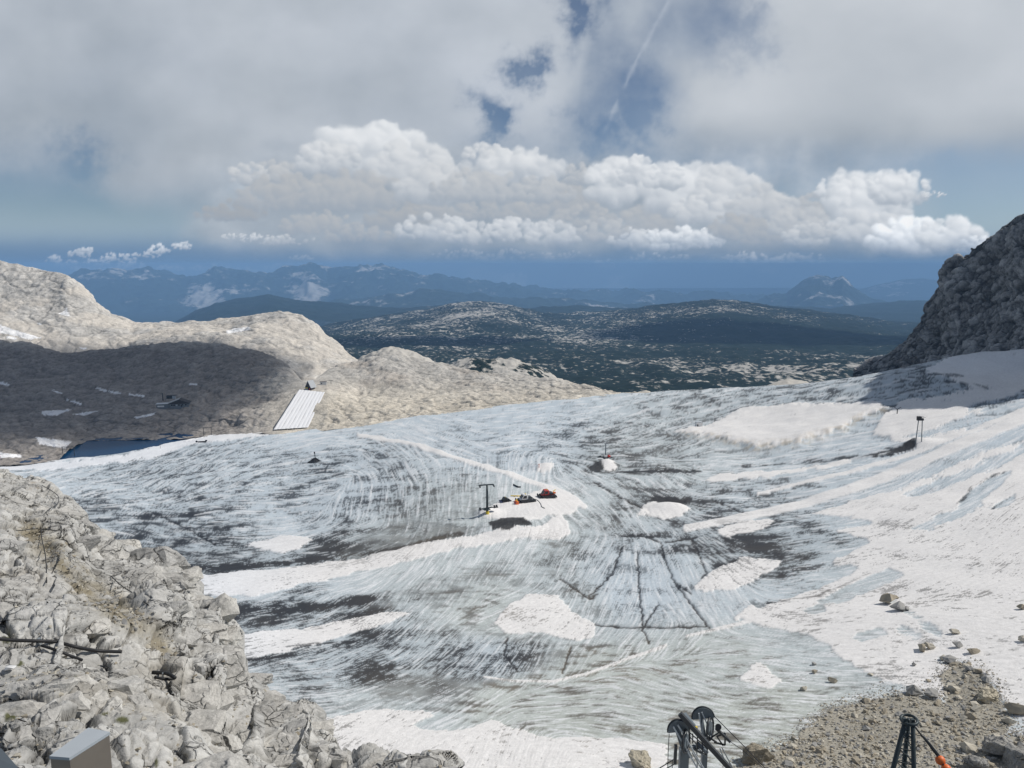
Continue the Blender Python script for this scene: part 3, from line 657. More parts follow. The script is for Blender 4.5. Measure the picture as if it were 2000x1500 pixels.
# ================================================================== KARST PLATEAU AND FAR RANGES
def veg_material(name, scales, rock, green, thr=.5, soft=.04):
    """pale limestone showing through dark mountain pine; 'bare' attribute says how much"""
    m = bpy.data.materials.new(name); m.use_nodes = True
    L = m.node_tree.links; b = m.node_tree.nodes['Principled BSDF']
    geo = nm(m, 'ShaderNodeNewGeometry'); at = nm(m, 'ShaderNodeAttribute', attribute_name='bare')
    acc = None
    for sc, wgt in scales:
        no = nm(m, 'ShaderNodeTexNoise'); no.inputs['Scale'].default_value = sc; no.inputs['Detail'].default_value = 7; no.inputs['Roughness'].default_value = .62
        L.new(geo.outputs['Position'], no.inputs['Vector'])
        mu = nm(m, 'ShaderNodeMath', operation='MULTIPLY_ADD'); L.new(no.outputs['Fac'], mu.inputs[0]); mu.inputs[1].default_value = wgt
        if acc is None: mu.inputs[2].default_value = 0
        else: L.new(acc, mu.inputs[2])
        acc = mu.outputs[0]
    ad = nm(m, 'ShaderNodeMath', operation='ADD'); L.new(acc, ad.inputs[0]); L.new(at.outputs['Fac'], ad.inputs[1])
    mr = nm(m, 'ShaderNodeMapRange', interpolation_type='SMOOTHSTEP'); mr.inputs[1].default_value = thr - soft; mr.inputs[2].default_value = thr + soft
    L.new(ad.outputs[0], mr.inputs[0])
    n2_ = nm(m, 'ShaderNodeTexNoise'); n2_.inputs['Scale'].default_value = scales[-1][0] * 3; L.new(geo.outputs['Position'], n2_.inputs['Vector'])
    cr = nm(m, 'ShaderNodeMix', data_type='RGBA'); cr.inputs[6].default_value = (*[v * .45 for v in green], 1); cr.inputs[7].default_value = (*[v * 1.6 for v in green], 1)
    L.new(n2_.outputs['Fac'], cr.inputs[0])
    mx = nm(m, 'ShaderNodeMix', data_type='RGBA'); L.new(mr.outputs[0], mx.inputs[0]); L.new(cr.outputs[2], mx.inputs[6]); mx.inputs[7].default_value = (*rock, 1)
    L.new(mx.outputs[2], b.inputs['Base Color'])
    b.inputs['Roughness'].default_value = .95; b.inputs['Specular IOR Level'].default_value = .05
    return m
GREENC = (.011, .021, .018)
mat_karst_near = veg_material('karst_near', ((.012, .35), (.05, .65)), (.50, .475, .43), GREENC)
mat_karst = veg_material('karst', ((.0025, .15), (.010, .25), (.045, .6)), (.46, .44, .40), GREENC)
mat_forest = veg_material('forest_ridge', ((.0012, .5), (.006, .5)), (.36, .35, .32), (.013, .024, .02))
mat_range = veg_material('far_range', ((.0007, .55), (.004, .45)), (.42, .41, .39), (.02, .032, .026))

def hills(name, mat, curves, cols, rows, amp, scale, seed, bare, cubic=True, rug=False):
    X, Y, Z = loft(cols, curves, rows, cubic)
    fade = np.interp(np.linspace(0, 1, rows), [0, .15, .85, 1], [.3, 1, 1, .5])[:, None]
    Z = Z + amp * fade * (.7 * fbm2(X / scale, Y / scale, 5, seed, .55) + .5 * rid2(X / scale * 1.7, Y / scale * 1.7, 4, seed + 3) - .1)
    if rug: Z = Z + amp * fade * (.95 * rid2(X / scale * 1.3, Y / scale * .8, 6, seed + 8, .58) - .45)
    px, py = proj(X, Y, Z)
    return grid_object(name, X, Y, Z, mat, None, {'bare': bare(px, py, X, Y, Z)})
H1 = [(690,712),(705,700),(730,688),(770,680),(800,684),(830,697),(860,715),(885,738),(905,770)]
hills('karst_hill', mat_karst_near, [[(p, q + 75, 1150) for p, q in H1], [(p, q + 25, 1230) for p, q in H1], [(p, q, 1330) for p, q in H1], [(p, q + 25, 1420) for p, q in H1]], np.linspace(690, 905, 120), 90, 9, 40, 110, lambda a, b, X, Y, Z: .10 + .05 * (b < 700))
H2 = [(855,745),(870,718),(895,706),(920,701),(960,703),(1000,702),(1030,710),(1060,724),(1100,745),(1130,770)]
hills('karst_hill', mat_karst_near, [[(p, q + 60, 1350) for p, q in H2], [(p, q + 22, 1440) for p, q in H2], [(p, q, 1540) for p, q in H2], [(p, q + 25, 1640) for p, q in H2]], np.linspace(855, 1130, 130), 90, 10, 45, 120, lambda a, b, X, Y, Z: .02 + .06 * np.sin(a / 17))
H3 = [(1480,762),(1510,748),(1540,741),(1575,746),(1600,760)]
hills('rock_knoll', mat_karst_near, [[(p, q + 40, 900) for p, q in H3], [(p, q + 12, 930) for p, q in H3], [(p, q, 960) for p, q in H3], [(p, q + 20, 1000) for p, q in H3]], np.linspace(1480, 1600, 60), 40, 3, 20, 130, lambda a, b, X, Y, Z: .35 + 0 * a)
pc = np.linspace(450, 2350, 620)
E5 = [(300,655),(560,652),(620,640),(700,624),(770,616),(840,606),(880,594),(930,590),(985,595),(1020,604),(1060,614),(1150,611),(1250,603),(1330,592),(1390,585),(1440,590),(1520,601),(1650,616),(1750,630),(1900,640),(2400,650)]
def bareK(a, b, X, Y, Z):
    v = -.085 + 0 * a
    v += .06 * np.exp(-(((a - 930) / 130) ** 2 + ((b - 603) / 22) ** 2)) + .06 * np.exp(-(((a - 780) / 110) ** 2 + ((b - 640) / 20) ** 2))
    v += .06 * np.exp(-(((a - 1480) / 260) ** 2 + ((b - 725) / 24) ** 2)) + .02 * np.exp(-(((a - 1380) / 90) ** 2 + ((b - 600) / 16) ** 2)) + .05 * np.exp(-(((a - 1150) / 150) ** 2 + ((b - 650) / 30) ** 2))
    v -= .12 * np.exp(-(((a - 1600) / 200) ** 2 + ((b - 660) / 22) ** 2))
    return v + .11 * fbm2(X / 600, Y / 600, 3, 77)
hills('plateau', mat_karst, [[(300,830,1500),(2400,830,1500)], [(300,770,1900),(2400,770,1900)], [(300,725,2500),(1300,728,2500),(2400,725,2500)], [(300,690,3400),(2400,690,3400)], [(300,664,4600),(1000,660,4600),(1600,664,4600),(2400,668,4600)],
   [(p, q + 18, 6200) for p, q in E5], [(p, q, 7600) for p, q in E5], [(p, q + 14, 9000) for p, q in E5]], pc, 420, 42, 420, 140, bareK)
def ridge(name, mat, line, y, dep, amp, scale, seed, bare, n=260, rows=70, spread=60, rug=False):
    line = sorted(line)
    a0, a1 = line[0][0], line[-1][0]
    return hills(name, mat, [[(p, q + spread, y - dep) for p, q in line], [(p, q + spread * .35, y - dep * .45) for p, q in line], [(p, q, y) for p, q in line], [(p, q + 12, y + dep * .5) for p, q in line]], np.linspace(a0, a1, n), rows, amp, scale, seed, bare, True, rug)
ridge('forest_ridge', mat_forest, [(250,650),(340,632),(380,608),(420,594),(470,588),(525,578),(570,586),(640,594),(700,598),(760,602),(850,604),(950,625)], 11500, 2500, 70, 900, 150, lambda a, b, X, Y, Z: -.16 + 0 * a, spread=35)
ridge('forest_ridge', mat_forest, [(640,640),(720,610),(790,603),(850,598),(900,600),(1000,608),(1060,602),(1130,598),(1200,601),(1300,612),(1400,615)], 10500, 1800, 60, 800, 151, lambda a, b, X, Y, Z: -.13 + 0 * a, spread=30)
ridge('forest_ridge', mat_forest, [(1380,610),(1450,596),(1540,598),(1620,602),(1700,594),(1790,588),(1900,592),(2100,600),(2400,600)], 13500, 3500, 60, 1000, 152, lambda a, b, X, Y, Z: -.14 + 0 * a, spread=40)
ridge('forest_ridge', mat_forest, [(1500,640),(1600,622),(1700,624),(1800,628),(2000,634),(2400,640)], 9800, 1500, 40, 800, 153, lambda a, b, X, Y, Z: -.16 + 0 * a, spread=25)
FR = [(-300,540),(60,545),(140,538),(190,534),(220,531),(250,535),(290,531),(330,534),(370,541),(410,534),(440,529),(480,534),(520,536),(560,530),(605,525),(640,534),(680,528),(720,531),(770,526),(820,533),(870,540),(950,552),(1050,562),(1200,572),(1400,582),(1600,588)]
def bareF(a, b, X, Y, Z):
    return -.10 + .2 * np.exp(-(((a - 400) / 45) ** 2 + ((b - 585) / 22) ** 2)) + .2 * np.exp(-(((a - 598) / 30) ** 2 + ((b - 570) / 24) ** 2)) + .05 * (b < 545)
ridge('far_range', mat_range, FR, 24000, 5000, 330, 2600, 154, bareF, 620, 150, 95, True)
ridge('far_range', mat_range, [(560,625),(640,598),(700,585),(760,572),(820,566),(880,572),(960,580),(1050,585),(1150,592),(1300,598),(1500,600)], 17000, 2500, 140, 1600, 155, lambda a, b, X, Y, Z: -.08 + 0 * a, 300, 80, 45, True)
ridge('far_peak', mat_range, [(1380,604),(1460,594),(1500,584),(1535,574),(1560,556),(1580,546),(1600,541),(1625,545),(1645,540),(1660,556),(1685,571),(1702,583),(1740,590),(1850,600)], 20000, 3000, 150, 1500, 156, lambda a, b, X, Y, Z: -.07 + 0 * a, 300, 120, 55, True)
ridge('far_range', mat_range, [(1500,600),(1640,575),(1700,560),(1760,548),(1800,545),(1860,552),(1950,556),(2100,545),(2400,550)], 32000, 4000, 150, 3000, 157, lambda a, b, X, Y, Z: -.05 + 0 * a, 200, 60, 60)
# valley floor under everything, out past the ranges
vx = np.linspace(-60000, 60000, 60); vy = np.concatenate([np.linspace(-3000, 1500, 12), np.geomspace(2000, 62000, 50)])
VX, VY = np.meshgrid(vx * .7, np.minimum(vy, 40000 + (vy - 40000) * .02))
grid_object('valley_floor', VX, VY, np.full(VX.shape, CAMZ - 1150.0) + 60 * fbm2(VX / 5000, VY / 5000, 3, 160), mat_forest, None, {'bare': np.full(VX.shape, -.15)})

# ================================================================== AIR
me = bpy.data.meshes.new('haze'); bm = bmesh.new()
bmesh.ops.create_cube(bm, size=1); bm.to_mesh(me); bm.free()
hz = bpy.data.objects.new('haze', me); col.objects.link(hz); hz['kind'] = 'stuff'
HT, HB = CAMZ + 120.0, CAMZ - 1300.0
hz.scale = (90000, 48000, HT - HB); hz.location = (0, 19000, (HT + HB) / 2)
hm = bpy.data.materials.new('haze_air'); hm.use_nodes = True
hm.node_tree.nodes.remove(hm.node_tree.nodes['Principled BSDF'])
pv = nm(hm, 'ShaderNodeVolumePrincipled')
pv.inputs['Color'].default_value = (.33, .585, .95, 1); pv.inputs['Density'].default_value = 5.2e-5; pv.inputs['Anisotropy'].default_value = .0
hm.node_tree.links.new(pv.outputs[0], hm.node_tree.nodes['Material Output'].inputs['Volume'])
me.materials.append(hm)
# ================================================================== NEAR ROCK OUTCROP
TOP = [(-200,880,44),(-100,900,40),(0,917,37),(60,945,35),(130,966,33),(165,1002,31.5),(200,1042,30),(250,1058,28.5),(300,1062,27.5),(340,1092,26),(370,1112,25),(374,1145,24.5),(430,1168,22),(452,1215,20.5),(456,1290,19.2),(520,1302,18.3),(540,1350,17.2),(600,1357,16.4),(618,1382,15.6),(622,1420,15),(640,1450,14.3),(665,1476,13.4),(720,1466,12.8),(765,1472,12.2),(800,1488,11.7),(830,1504,11.3),(900,1560,10.5)]
BOT = [(-200,1660,6.0),(200,1660,6.4),(600,1660,8.2),(900,1700,9.0)]
oc = np.linspace(-130, 880, 640); NRO = 520
t_ = np.array(TOP, float); b_ = np.array(BOT, float)
tpy = np.interp(oc, t_[:, 0], t_[:, 1]); ty = np.interp(oc, t_[:, 0], t_[:, 2])
bpy_ = np.interp(oc, b_[:, 0], b_[:, 1]); by = np.interp(oc, b_[:, 0], b_[:, 2])
NF = 420
f = np.linspace(0, 1, NF)[:, None]
qpy = bpy_ + (tpy - bpy_) * f; qy = 1 / (1 / by + (1 / ty - 1 / by) * f ** .9)
qpx = np.repeat(oc[None], NF, 0)
X, Y, Z = W(qpx, qpy, qy)
X = np.array(X); Y = np.array(Y); Z = np.array(Z)
bk = np.linspace(0, 1, NRO - NF + 1)[1:, None]       # the far side falls away
XB = X[-1] + X[-1] / Y[-1] * 14 * bk + 1.5 * bk; YB = Y[-1] + 14 * bk; ZB = Z[-1] - 3 * bk - 45 * bk ** 2
X = np.concatenate([X, XB]); Y = np.concatenate([Y, YB]); Z = np.concatenate([Z, ZB])
# larger shapes first
opx, opy = proj(X, Y, Z)
gul = np.exp(-(dline(opx, opy, [(60,1040),(120,1095),(190,1160),(260,1215),(320,1262)]) / 26) ** 2)
n = normals(X, Y, Z)
f1, f2, cid, ox, oy, oz = vor3(X / 3.4 + .3 * fbm3(X, Y, Z, 2, 3), Y / 3.4, Z / 2.6, 101)
e1 = np.exp(-((f2 - f1) / .09) ** 2)
d = 1.0 * fbm3(X / 5, Y / 5, Z / 4, 3, 102) + .28 * (cid - .5) + .5 * ((cid * 5 % 1) - .5) * ox + .5 * ((cid * 11 % 1) - .5) * oz - .16 * e1 - .35 * gul
d = blur(d, 3)
X = X + n[..., 0] * d; Y = Y + n[..., 1] * d; Z = Z + n[..., 2] * d
def respace(X, Y, Z):
    """spread each column's rows evenly over its length, as seen from about the middle of the platform"""
    D = np.sqrt(X ** 2 + Y ** 2 + (Z - CAMZ) ** 2)
    seg = np.sqrt(np.diff(X, axis=0) ** 2 + np.diff(Y, axis=0) ** 2 + np.diff(Z, axis=0) ** 2) / D[1:]
    seg[NF:] *= .25
    s_ = np.concatenate([np.zeros((1, X.shape[1])), np.cumsum(blur(seg, 2), 0)])
    out = [np.empty_like(X) for _ in range(3)]
    for j in range(X.shape[1]):
        q = np.linspace(0, s_[-1, j], X.shape[0])
        for o_, A_ in zip(out, (X, Y, Z)): o_[:, j] = np.interp(q, s_[:, j], A_[:, j])
    return out
X, Y, Z = respace(X, Y, Z)
opx, opy = proj(X, Y, Z)
gul = np.exp(-(dline(opx, opy, [(60,1040),(120,1095),(190,1160),(260,1215),(320,1262)]) / 26) ** 2)
n = normals(X, Y, Z); n = np.stack([blur(n[..., k], 6) for k in range(3)], -1)
wpx = .25 * fbm3(X * 1.3, Y * 1.3, Z * 1.3, 3, 110); wpy = .25 * fbm3(X * 1.3 + 9, Y * 1.3, Z * 1.3, 3, 111)
tl = .6 * X + .8 * Z
f1, f2, cid2, ox, oy, oz = vor3((X + wpx) / 1.0, (Y + wpy) / 1.05, (Z + wpx) / .62, 103)
e2 = np.exp(-((f2 - f1) / .05) ** 2)
f1c, f2c, cid3, ox3, oy3, oz3 = vor3((X + wpx * .5) / .34, (Y + wpy * .5) / .36, (Z + wpx * .5) / .22, 104)
e3 = np.exp(-((f2c - f1c) / .09) ** 2)
rough = sst(-.25, .35, fbm3(X / 2.6, Y / 2.6, Z / 2.6, 3, 105))
pit = fbm3(X / .22, Y / .22, Z / .16, 3, 106)
d = .12 * (cid2 - .5) + .05 * (.5 - f1) + .34 * ((cid2 * 7 % 1) - .5) * ox + .40 * ((cid2 * 13 % 1) - .5) * oz + .3 * ((cid2 * 29 % 1) - .5) * oy - .10 * e2
d += (.35 + .65 * rough) * (.07 * (cid3 - .5) + .16 * ((cid3 * 7 % 1) - .5) * ox3 + .16 * ((cid3 * 13 % 1) - .5) * oz3 - .04 * e3) + (.02 + .035 * rough) * pit
d *= 1 - .55 * gul
X = X + n[..., 0] * d; Y = Y + n[..., 1] * d; Z = Z + n[..., 2] * d
opx, opy = proj(X, Y, Z); pit = fbm3(X / .22, Y / .22, Z / .16, 3, 106)
base = np.array([.53, .52, .49])[None, None] * A3(np.clip(1 + .22 * (cid2 - .5) + .16 * (cid3 - .5) + .25 * pit * rough + .22 * fbm3(X / 3, Y / 3, Z / 3, 3, 107), .5, 1.4))
base = base * A3(1 - .45 * np.clip(e2, 0, 1) - .28 * e3 * (.4 + .6 * rough))
brn_ = np.clip(gul * 1.1 * sst(-.5, .3, fbm3(X / .9, Y / .9, Z / .9, 3, 108)), 0, .92)
base = base + (np.array([.27, .235, .165]) - base) * A3(brn_)
ste = sst(.18, .5, fbm3(X / 4.5, Y / 4.5, Z / 4.5, 3, 109)) * .35
base = base + (np.array([.36, .315, .24]) - base) * A3(ste)
moss = np.zeros(X.shape)
for a, b, rx, ry in [(240,1406,14,7),(12,1250,16,6),(38,1296,10,7),(20,1400,14,8),(205,1394,10,4),(150,1330,14,4),(305,1490,5,12),(470,1330,8,3)]:
    moss = np.maximum(moss, np.exp(-((opx - a) / rx) ** 2 - ((opy - b) / ry) ** 2))
moss = sst(.3, .7, moss + .5 * pit)
base = base + (np.array([.075, .08, .018]) - base) * A3(moss * .9)
ora = sst(.42, .6, fbm3(X / 1.3 + 40, Y / 1.3, Z / 1.3, 4, 112)) * .4
base = base + (np.array([.33, .24, .14]) - base) * A3(ora)
mat_near = cracked_material('grey_limestone', (.75, 2.7), (.16, .055), True, var=.14, joint=.32, gate=(.48, .66))
outcrop = grid_object('rock_outcrop', X, Y, Z, mat_near, base)
back = np.where(np.arange(NRO)[:, None] > np.argmin(opy, 0)[None], 1e5, 0)
NRK = (X, Y, Z, opx, opy + back)
NF = NRO
def on_near(a, b, lift=0.0):
    i = np.argmin((NRK[3] - a) ** 2 + (NRK[4] - b) ** 2); k = np.unravel_index(i, NRK[0].shape)
    return Vector((float(NRK[0][k]), float(NRK[1][k]), float(NRK[2][k]) + lift))

# ================================================================== SKY: CLOUD DECK AND CUMULUS ON A FAR DOME
az = np.concatenate([np.linspace(-62, -36.5, 60)[:-1], np.linspace(-36.5, 36.5, 900), np.linspace(36.5, 62, 60)[1:]])
el = np.concatenate([np.linspace(-3.4, -2.4, 6)[:-1], np.linspace(-2.4, 18.8, 270), np.linspace(18.8, 42, 40)[1:]])
AZ, EL = np.meshgrid(np.radians(az), np.radians(el))
DX = np.sin(AZ) * np.cos(EL); DY = np.cos(AZ) * np.cos(EL); DZ = np.sin(EL)
dd_ = DY * CP - DZ * SP; dd_ = np.maximum(dd_, .15)
KX = 1000 + F * DX / dd_; KY = 750 - F * (DY * SP + DZ * CP) / dd_
def fb(s, o=5, seed=0, ax=1.0, g=.5): return fbm2(KX / (s * ax), KY / s, o, seed, g)
skc = np.zeros(KX.shape + (3,)); ska = np.zeros(KX.shape)
def over(rgb, a):
    global skc, ska
    a = np.clip(a, 0, 1)
    if np.ndim(rgb) == 1: rgb = np.array(rgb)[None, None] * np.ones(KX.shape + (1,))
    na = a + ska * (1 - a)
    skc = (rgb * A3(a) + skc * A3(ska * (1 - a))) / A3(np.maximum(na, 1e-6)); ska = na
# thin veil over the blue
veil = np.clip(.16 + .5 * fb(340, 5, 201, 1.6), 0, .5) * sst(560, 300, KY)
over([.47, .53, .60], veil)
# the gap between the decks holds broken thin cloud
HOLES = [(1235,225,58,62,1.),(955,240,34,58,1.),(1040,135,38,30,.9),(1130,25,34,65,.9),(1450,60,60,50,.55),(1175,270,60,45,.8),(20,410,130,90,1.),(150,320,60,45,.8),(1900,350,200,40,.9),(1480,100,40,40,.4),(1240,150,50,40,.5)]
hole = np.zeros(KX.shape); HX = KX + 85 * fb(95, 6, 210, 1, .6) ; HY = KY + 85 * fb(95, 6, 211, 1, .6)
for a, b, rx, ry, s in HOLES: hole = np.maximum(hole, s * np.exp(-((HX - a) / rx) ** 2 - ((HY - b) / ry) ** 2))
hole = np.clip(hole * 1.35 + .35 * fb(60, 5, 212) * hole, 0, 1)
nz = fb(260, 6, 220, 1.4, .52)
D1B = [(-3000,310),(-300,330),(0,335),(130,305),(220,380),(330,415),(430,400),(520,370),(700,330),(900,300),(1000,300),(1090,300),(1130,220),(1150,100),(1165,0),(1180,-300),(1300,-1500)]
yb = np.interp(KX, [p[0] for p in D1B], [p[1] for p in D1B])
d1 = sst(60, -80, KY - yb + 90 * nz) * sst(1230, 1120, KX + 60 * nz - .12 * (KY - 150))
br = .5 + .55 * fb(230, 5, 230, 1.3) + .26 * np.exp(-(((KX - 900) / 200) ** 2 + ((KY - 120) / 110) ** 2)) + .16 * np.exp(-(((KX - 720) / 140) ** 2 + ((KY - 330) / 80) ** 2)) - .32 * np.exp(-(((KX - 150) / 330) ** 2 + ((KY - 240) / 110) ** 2))
dk = np.array([.345, .39, .44]); lt = np.array([.62, .66, .72])
over(dk + (lt - dk) * A3(np.clip(br, 0, 1)), d1 * (1 - hole) * np.clip(.94 + .2 * nz, 0, 1))
mid_ = sst(1080, 1160, KX + 50 * nz) * sst(1420, 1300, KX + 50 * nz) * sst(330, 250, KY + 50 * nz)
over([.44, .49, .555], mid_ * np.clip(.62 + .7 * fb(130, 5, 240), 0, .92) * (1 - hole))
yb2 = np.interp(KX, [1200, 1300, 1500, 1650, 2000, 2400, 4000], [260, 285, 305, 315, 290, 270, 260])
xb2 = np.interp(KY, [-2000, 0, 120, 200, 300], [1700, 1400, 1330, 1310, 1320])
d2_ = sst(45, -60, KY - yb2 + 45 * nz) * sst(-70, 80, KX - xb2 + 90 * fb(150, 5, 250))
br2 = .56 + .38 * fb(240, 5, 251, 1.5) - .42 * sst(190, 300, KY) + .22 * np.exp(-(((KX - 1480) / 130) ** 2 + ((KY - 190) / 90) ** 2)) + .25 * sst(1500, 2000, KX) * sst(200, 0, KY)
lt2 = np.array([.66, .69, .73])
over(dk + (lt2 - dk) * A3(np.clip(br2, 0, 1)), d2_ * (1 - hole * .9) * .97)
# contrail
dc_ = dline(KX + 3 * fb(30, 3, 260), KY, [(1312,-8),(1245,115),(1200,210),(1178,262)])
over([.56, .61, .68], .34 * np.exp(-(dc_ / (4.5 + 6 * fb(30, 3, 261))) ** 2) * sst(275, 230, KY) * sst(-.5, .3, fb(50, 3, 262)))
over(np.array([.33, .43, .54]) + (np.array([.12, .225, .39]) - np.array([.33, .43, .54])) * A3(sst(430, 512, KY)), .92 * sst(380, 510, KY + 25 * nz))
# soft cloud that ties the bank to the deck above it
tie = np.interp(KX, [330, 430, 560, 1100, 1250, 1700, 1850], [0, .75, .95, .9, .8, .7, 0]) * sst(225, 330, KY + 70 * fb(90, 5, 265)) * sst(530, 455, KY + 30 * nz)
over(np.array([.31, .36, .42]) + np.array([.30, .29, .28]) * A3(np.clip(.5 + .8 * fb(95, 5, 266, 1.5), 0, 1)), tie * np.clip(.8 + .7 * fb(70, 5, 267), 0, .96) * (1 - hole * .8))
# grey body of the cumulus bank
bt = np.interp(KX, [330,380,450,560,640,760,860,950,1080,1200,1350,1500,1600,1700,1800,1900,1960,2050], [470,430,380,355,310,315,340,335,350,350,365,395,430,430,450,470,500,540])
bb = np.interp(KX, [330,420,520,700,900,1100,1300,1500,1700,1950,2050], [440,465,492,520,545,535,525,522,508,495,480])
bn = fb(60, 5, 270, 1.4)
body = sst(-22, 22, KY - bt + 40 * bn) * sst(30, -40, KY - bb + 45 * bn)
bbr = np.clip(.42 + .6 * fb(70, 5, 271, 1.8), 0, 1)
over(np.array([.29, .345, .41]) + np.array([.24, .23, .21]) * A3(bbr), body * .93)
low = np.interp(KX, [500, 800, 1000, 1300, 1600, 1800], [0, .7, .95, .85, .7, 0]) * sst(480, 510, KY + 20 * bn) * sst(575, 530, KY + 25 * bn)
over(np.array([.22, .30, .41]) + np.array([.16, .15, .12]) * A3(bbr), low * np.clip(.75 + .8 * bn, 0, 1))
# puffs, lit from the upper right
QX = KX + 7 * fb(26, 5, 280, 1, .6) + 5 * fb(60, 3, 281); QY = KY + 6 * fb(26, 5, 282, 1, .6) + 4 * fb(60, 3, 283)
CL = [(1110,395,70,40,.6),(1130,345,36,24,.7),(1270,435,70,34,.62),(1500,460,70,32,.6),(1590,410,50,30,.65),(780,425,80,34,.55),(880,415,70,30,.6),(1000,412,70,30,.6),(450,415,70,26,.5),(1140,430,60,28,.62),(540,340,50,26,.7),(720,300,110,62,1.0),(640,315,60,38,.9),(800,330,80,50,.9),(485,345,42,24,.8),(570,385,110,40,.6),(690,380,110,42,.62),(860,365,90,45,.85),(950,318,60,34,.9),(1020,330,80,42,.95),(930,370,90,36,.7),(1060,375,60,30,.7),
 (1195,365,55,52,1.),(1245,340,38,36,1.),(1330,380,80,58,1.),(1300,350,40,30,1.),(1420,375,66,52,.92),(1380,415,70,40,.9),(1490,405,70,42,.8),(1560,440,70,34,.75),(1640,380,46,42,1.05),(1700,405,75,62,1.05),(1755,372,62,38,1.05),(1825,382,26,7,1.),(1690,450,70,40,.95),(1790,470,95,44,1.12),(1855,468,70,40,1.15),(1905,485,38,22,1.05),
 (850,450,75,30,.95),(930,462,70,24,.9),(1000,452,60,26,.95),(1080,462,55,28,.9),(1180,455,60,26,.7),(1240,470,50,24,.8),(1310,472,60,28,.95),(1370,470,45,22,.9),(1440,450,60,30,.6),(1570,465,55,26,.85),(1600,450,40,22,.8),(1480,512,55,16,.95),(1560,508,58,14,.9),(1440,502,30,9,.85),(1500,530,22,10,.9),(1290,502,70,8,.85),
 (500,468,52,12,1.),(455,462,26,7,.95),(620,440,80,28,.6),(700,462,70,22,.6),(560,470,50,14,.65),(900,498,60,11,.75),(980,500,60,12,.75),(1090,500,60,9,.7),
 (1180,520,24,11,.9),(1205,560,22,22,.8),(1000,548,32,16,1.0),(1020,562,20,12,1.05),(940,545,40,22,.55),(1078,572,16,7,.8),(1130,568,40,14,.5),
 (105,506,16,9,1.),(130,515,22,7,.9),(158,497,24,10,.95),(190,512,26,8,1.),(240,505,30,9,1.),(168,489,12,5,.95),(212,503,17,8,1.),(215,527,38,6,1.05),(255,520,28,8,1.1),(155,527,22,6,1.),(285,497,26,8,1.),(312,488,22,11,1.05),(355,482,20,10,.95),(330,525,30,6,.9),(410,523,44,6,.95),(470,527,40,5,.85),(560,520,44,5,.85),(590,504,26,6,.9),(545,527,60,4,.9),(95,540,10,6,.8)]
for ci, (cx, cy, rx, ry, bri) in enumerate(CL):
    nP = int(26 + rx * ry / 60)
    rr = np.random.default_rng(500 + ci)
    P = []
    for k in range(nP):
        a = rr.uniform(0, 2 * math.pi); q = math.sqrt(rr.uniform(0, 1))
        ux, uy = q * math.cos(a), q * math.sin(a)
        if uy > .45: uy *= .6
        r = (min(rx, ry * 1.25) * rr.uniform(.22, .55)) * (1.05 - .45 * q)
        P.append((uy * .6 + rr.uniform(-.3, .3), cx + ux * rx, cy + uy * ry, max(r, 3.2)))
    P.sort()
    for _, x0, y0, r in P:
        i0, i1 = np.searchsorted(az, [math.degrees(math.atan((x0 - 1.6 * r - 1000) / F)) - 1.2, math.degrees(math.atan((x0 + 1.6 * r - 1000) / F)) + 1.2])
        e0 = math.degrees(math.atan((750 - y0) / F) - PITCH) * 1.0
        j0, j1 = np.searchsorted(el, [e0 - math.degrees(1.7 * r / F) - 1.6, e0 + math.degrees(1.7 * r / F) + 1.0])
        if i1 <= i0 or j1 <= j0: continue
        s = (slice(j0, j1), slice(i0, i1))
        ddx = (QX[s] - x0) / r; ddy = (y0 - QY[s]) / (r * .9)
        q2 = ddx * ddx + ddy * ddy
        al = sst(1.08, .5, np.sqrt(q2)) * .7
        nzz = np.sqrt(np.clip(1.15 - q2, 0, 1))
        sh = np.clip(.46 + .30 * ddx + .46 * ddy + .12 * nzz, 0, 1)
        lowf = np.clip(.62 + .5 * (cy + ry * .25 - QY[s]) / ry, .15, 1)
        sh = np.clip(sh * .65 + .35 * lowf, 0, 1) * lowf ** .35
        cA = np.array([.33, .385, .455]); cB = np.array([.86, .875, .89]) * (min(bri, 1.12) if cy < 470 else bri * 1.25)
        cc = cA + (cB - cA) * A3(sh ** 1.25)
        na = al + ska[s] * (1 - al)
        skc[s] = (cc * A3(al) + skc[s] * A3(ska[s] * (1 - al))) / A3(np.maximum(na, 1e-6)); ska[s] = na
# distant air in front of the lowest clouds
over([.15, .24, .37], .78 * sst(450, 516, KY + 22 * bn) * (1 - .55 * np.exp(-((KX - 250) / 230) ** 2)))
# fade out towards the rim of the dome
fade = sst(62, 44, np.degrees(np.abs(AZ))) * sst(42, 27, np.degrees(EL)) 
ska = ska * fade
DR = 64000.0
dome = grid_object('sky', DX * DR, DY * DR, CAMZ + DZ * DR, bpy.data.materials.new('clouds'), skc, {'cover': ska})
cm = dome.data.materials[0]; cm.use_nodes = True
cm.node_tree.nodes.remove(cm.node_tree.nodes['Principled BSDF'])
at = nm(cm, 'ShaderNodeAttribute', attribute_name='tone'); ac = nm(cm, 'ShaderNodeAttribute', attribute_name='cover')
em = nm(cm, 'ShaderNodeEmission'); tr = nm(cm, 'ShaderNodeBsdfTransparent'); mx = nm(cm, 'ShaderNodeMixShader')
cl = cm.node_tree.links
cl.new(at.outputs['Color'], em.inputs['Color']); cl.new(ac.outputs['Fac'], mx.inputs[0]); cl.new(tr.outputs[0], mx.inputs[1]); cl.new(em.outputs[0], mx.inputs[2])
cl.new(mx.outputs[0], cm.node_tree.nodes['Material Output'].inputs['Surface'])
cm.cycles.emission_sampling = 'NONE'

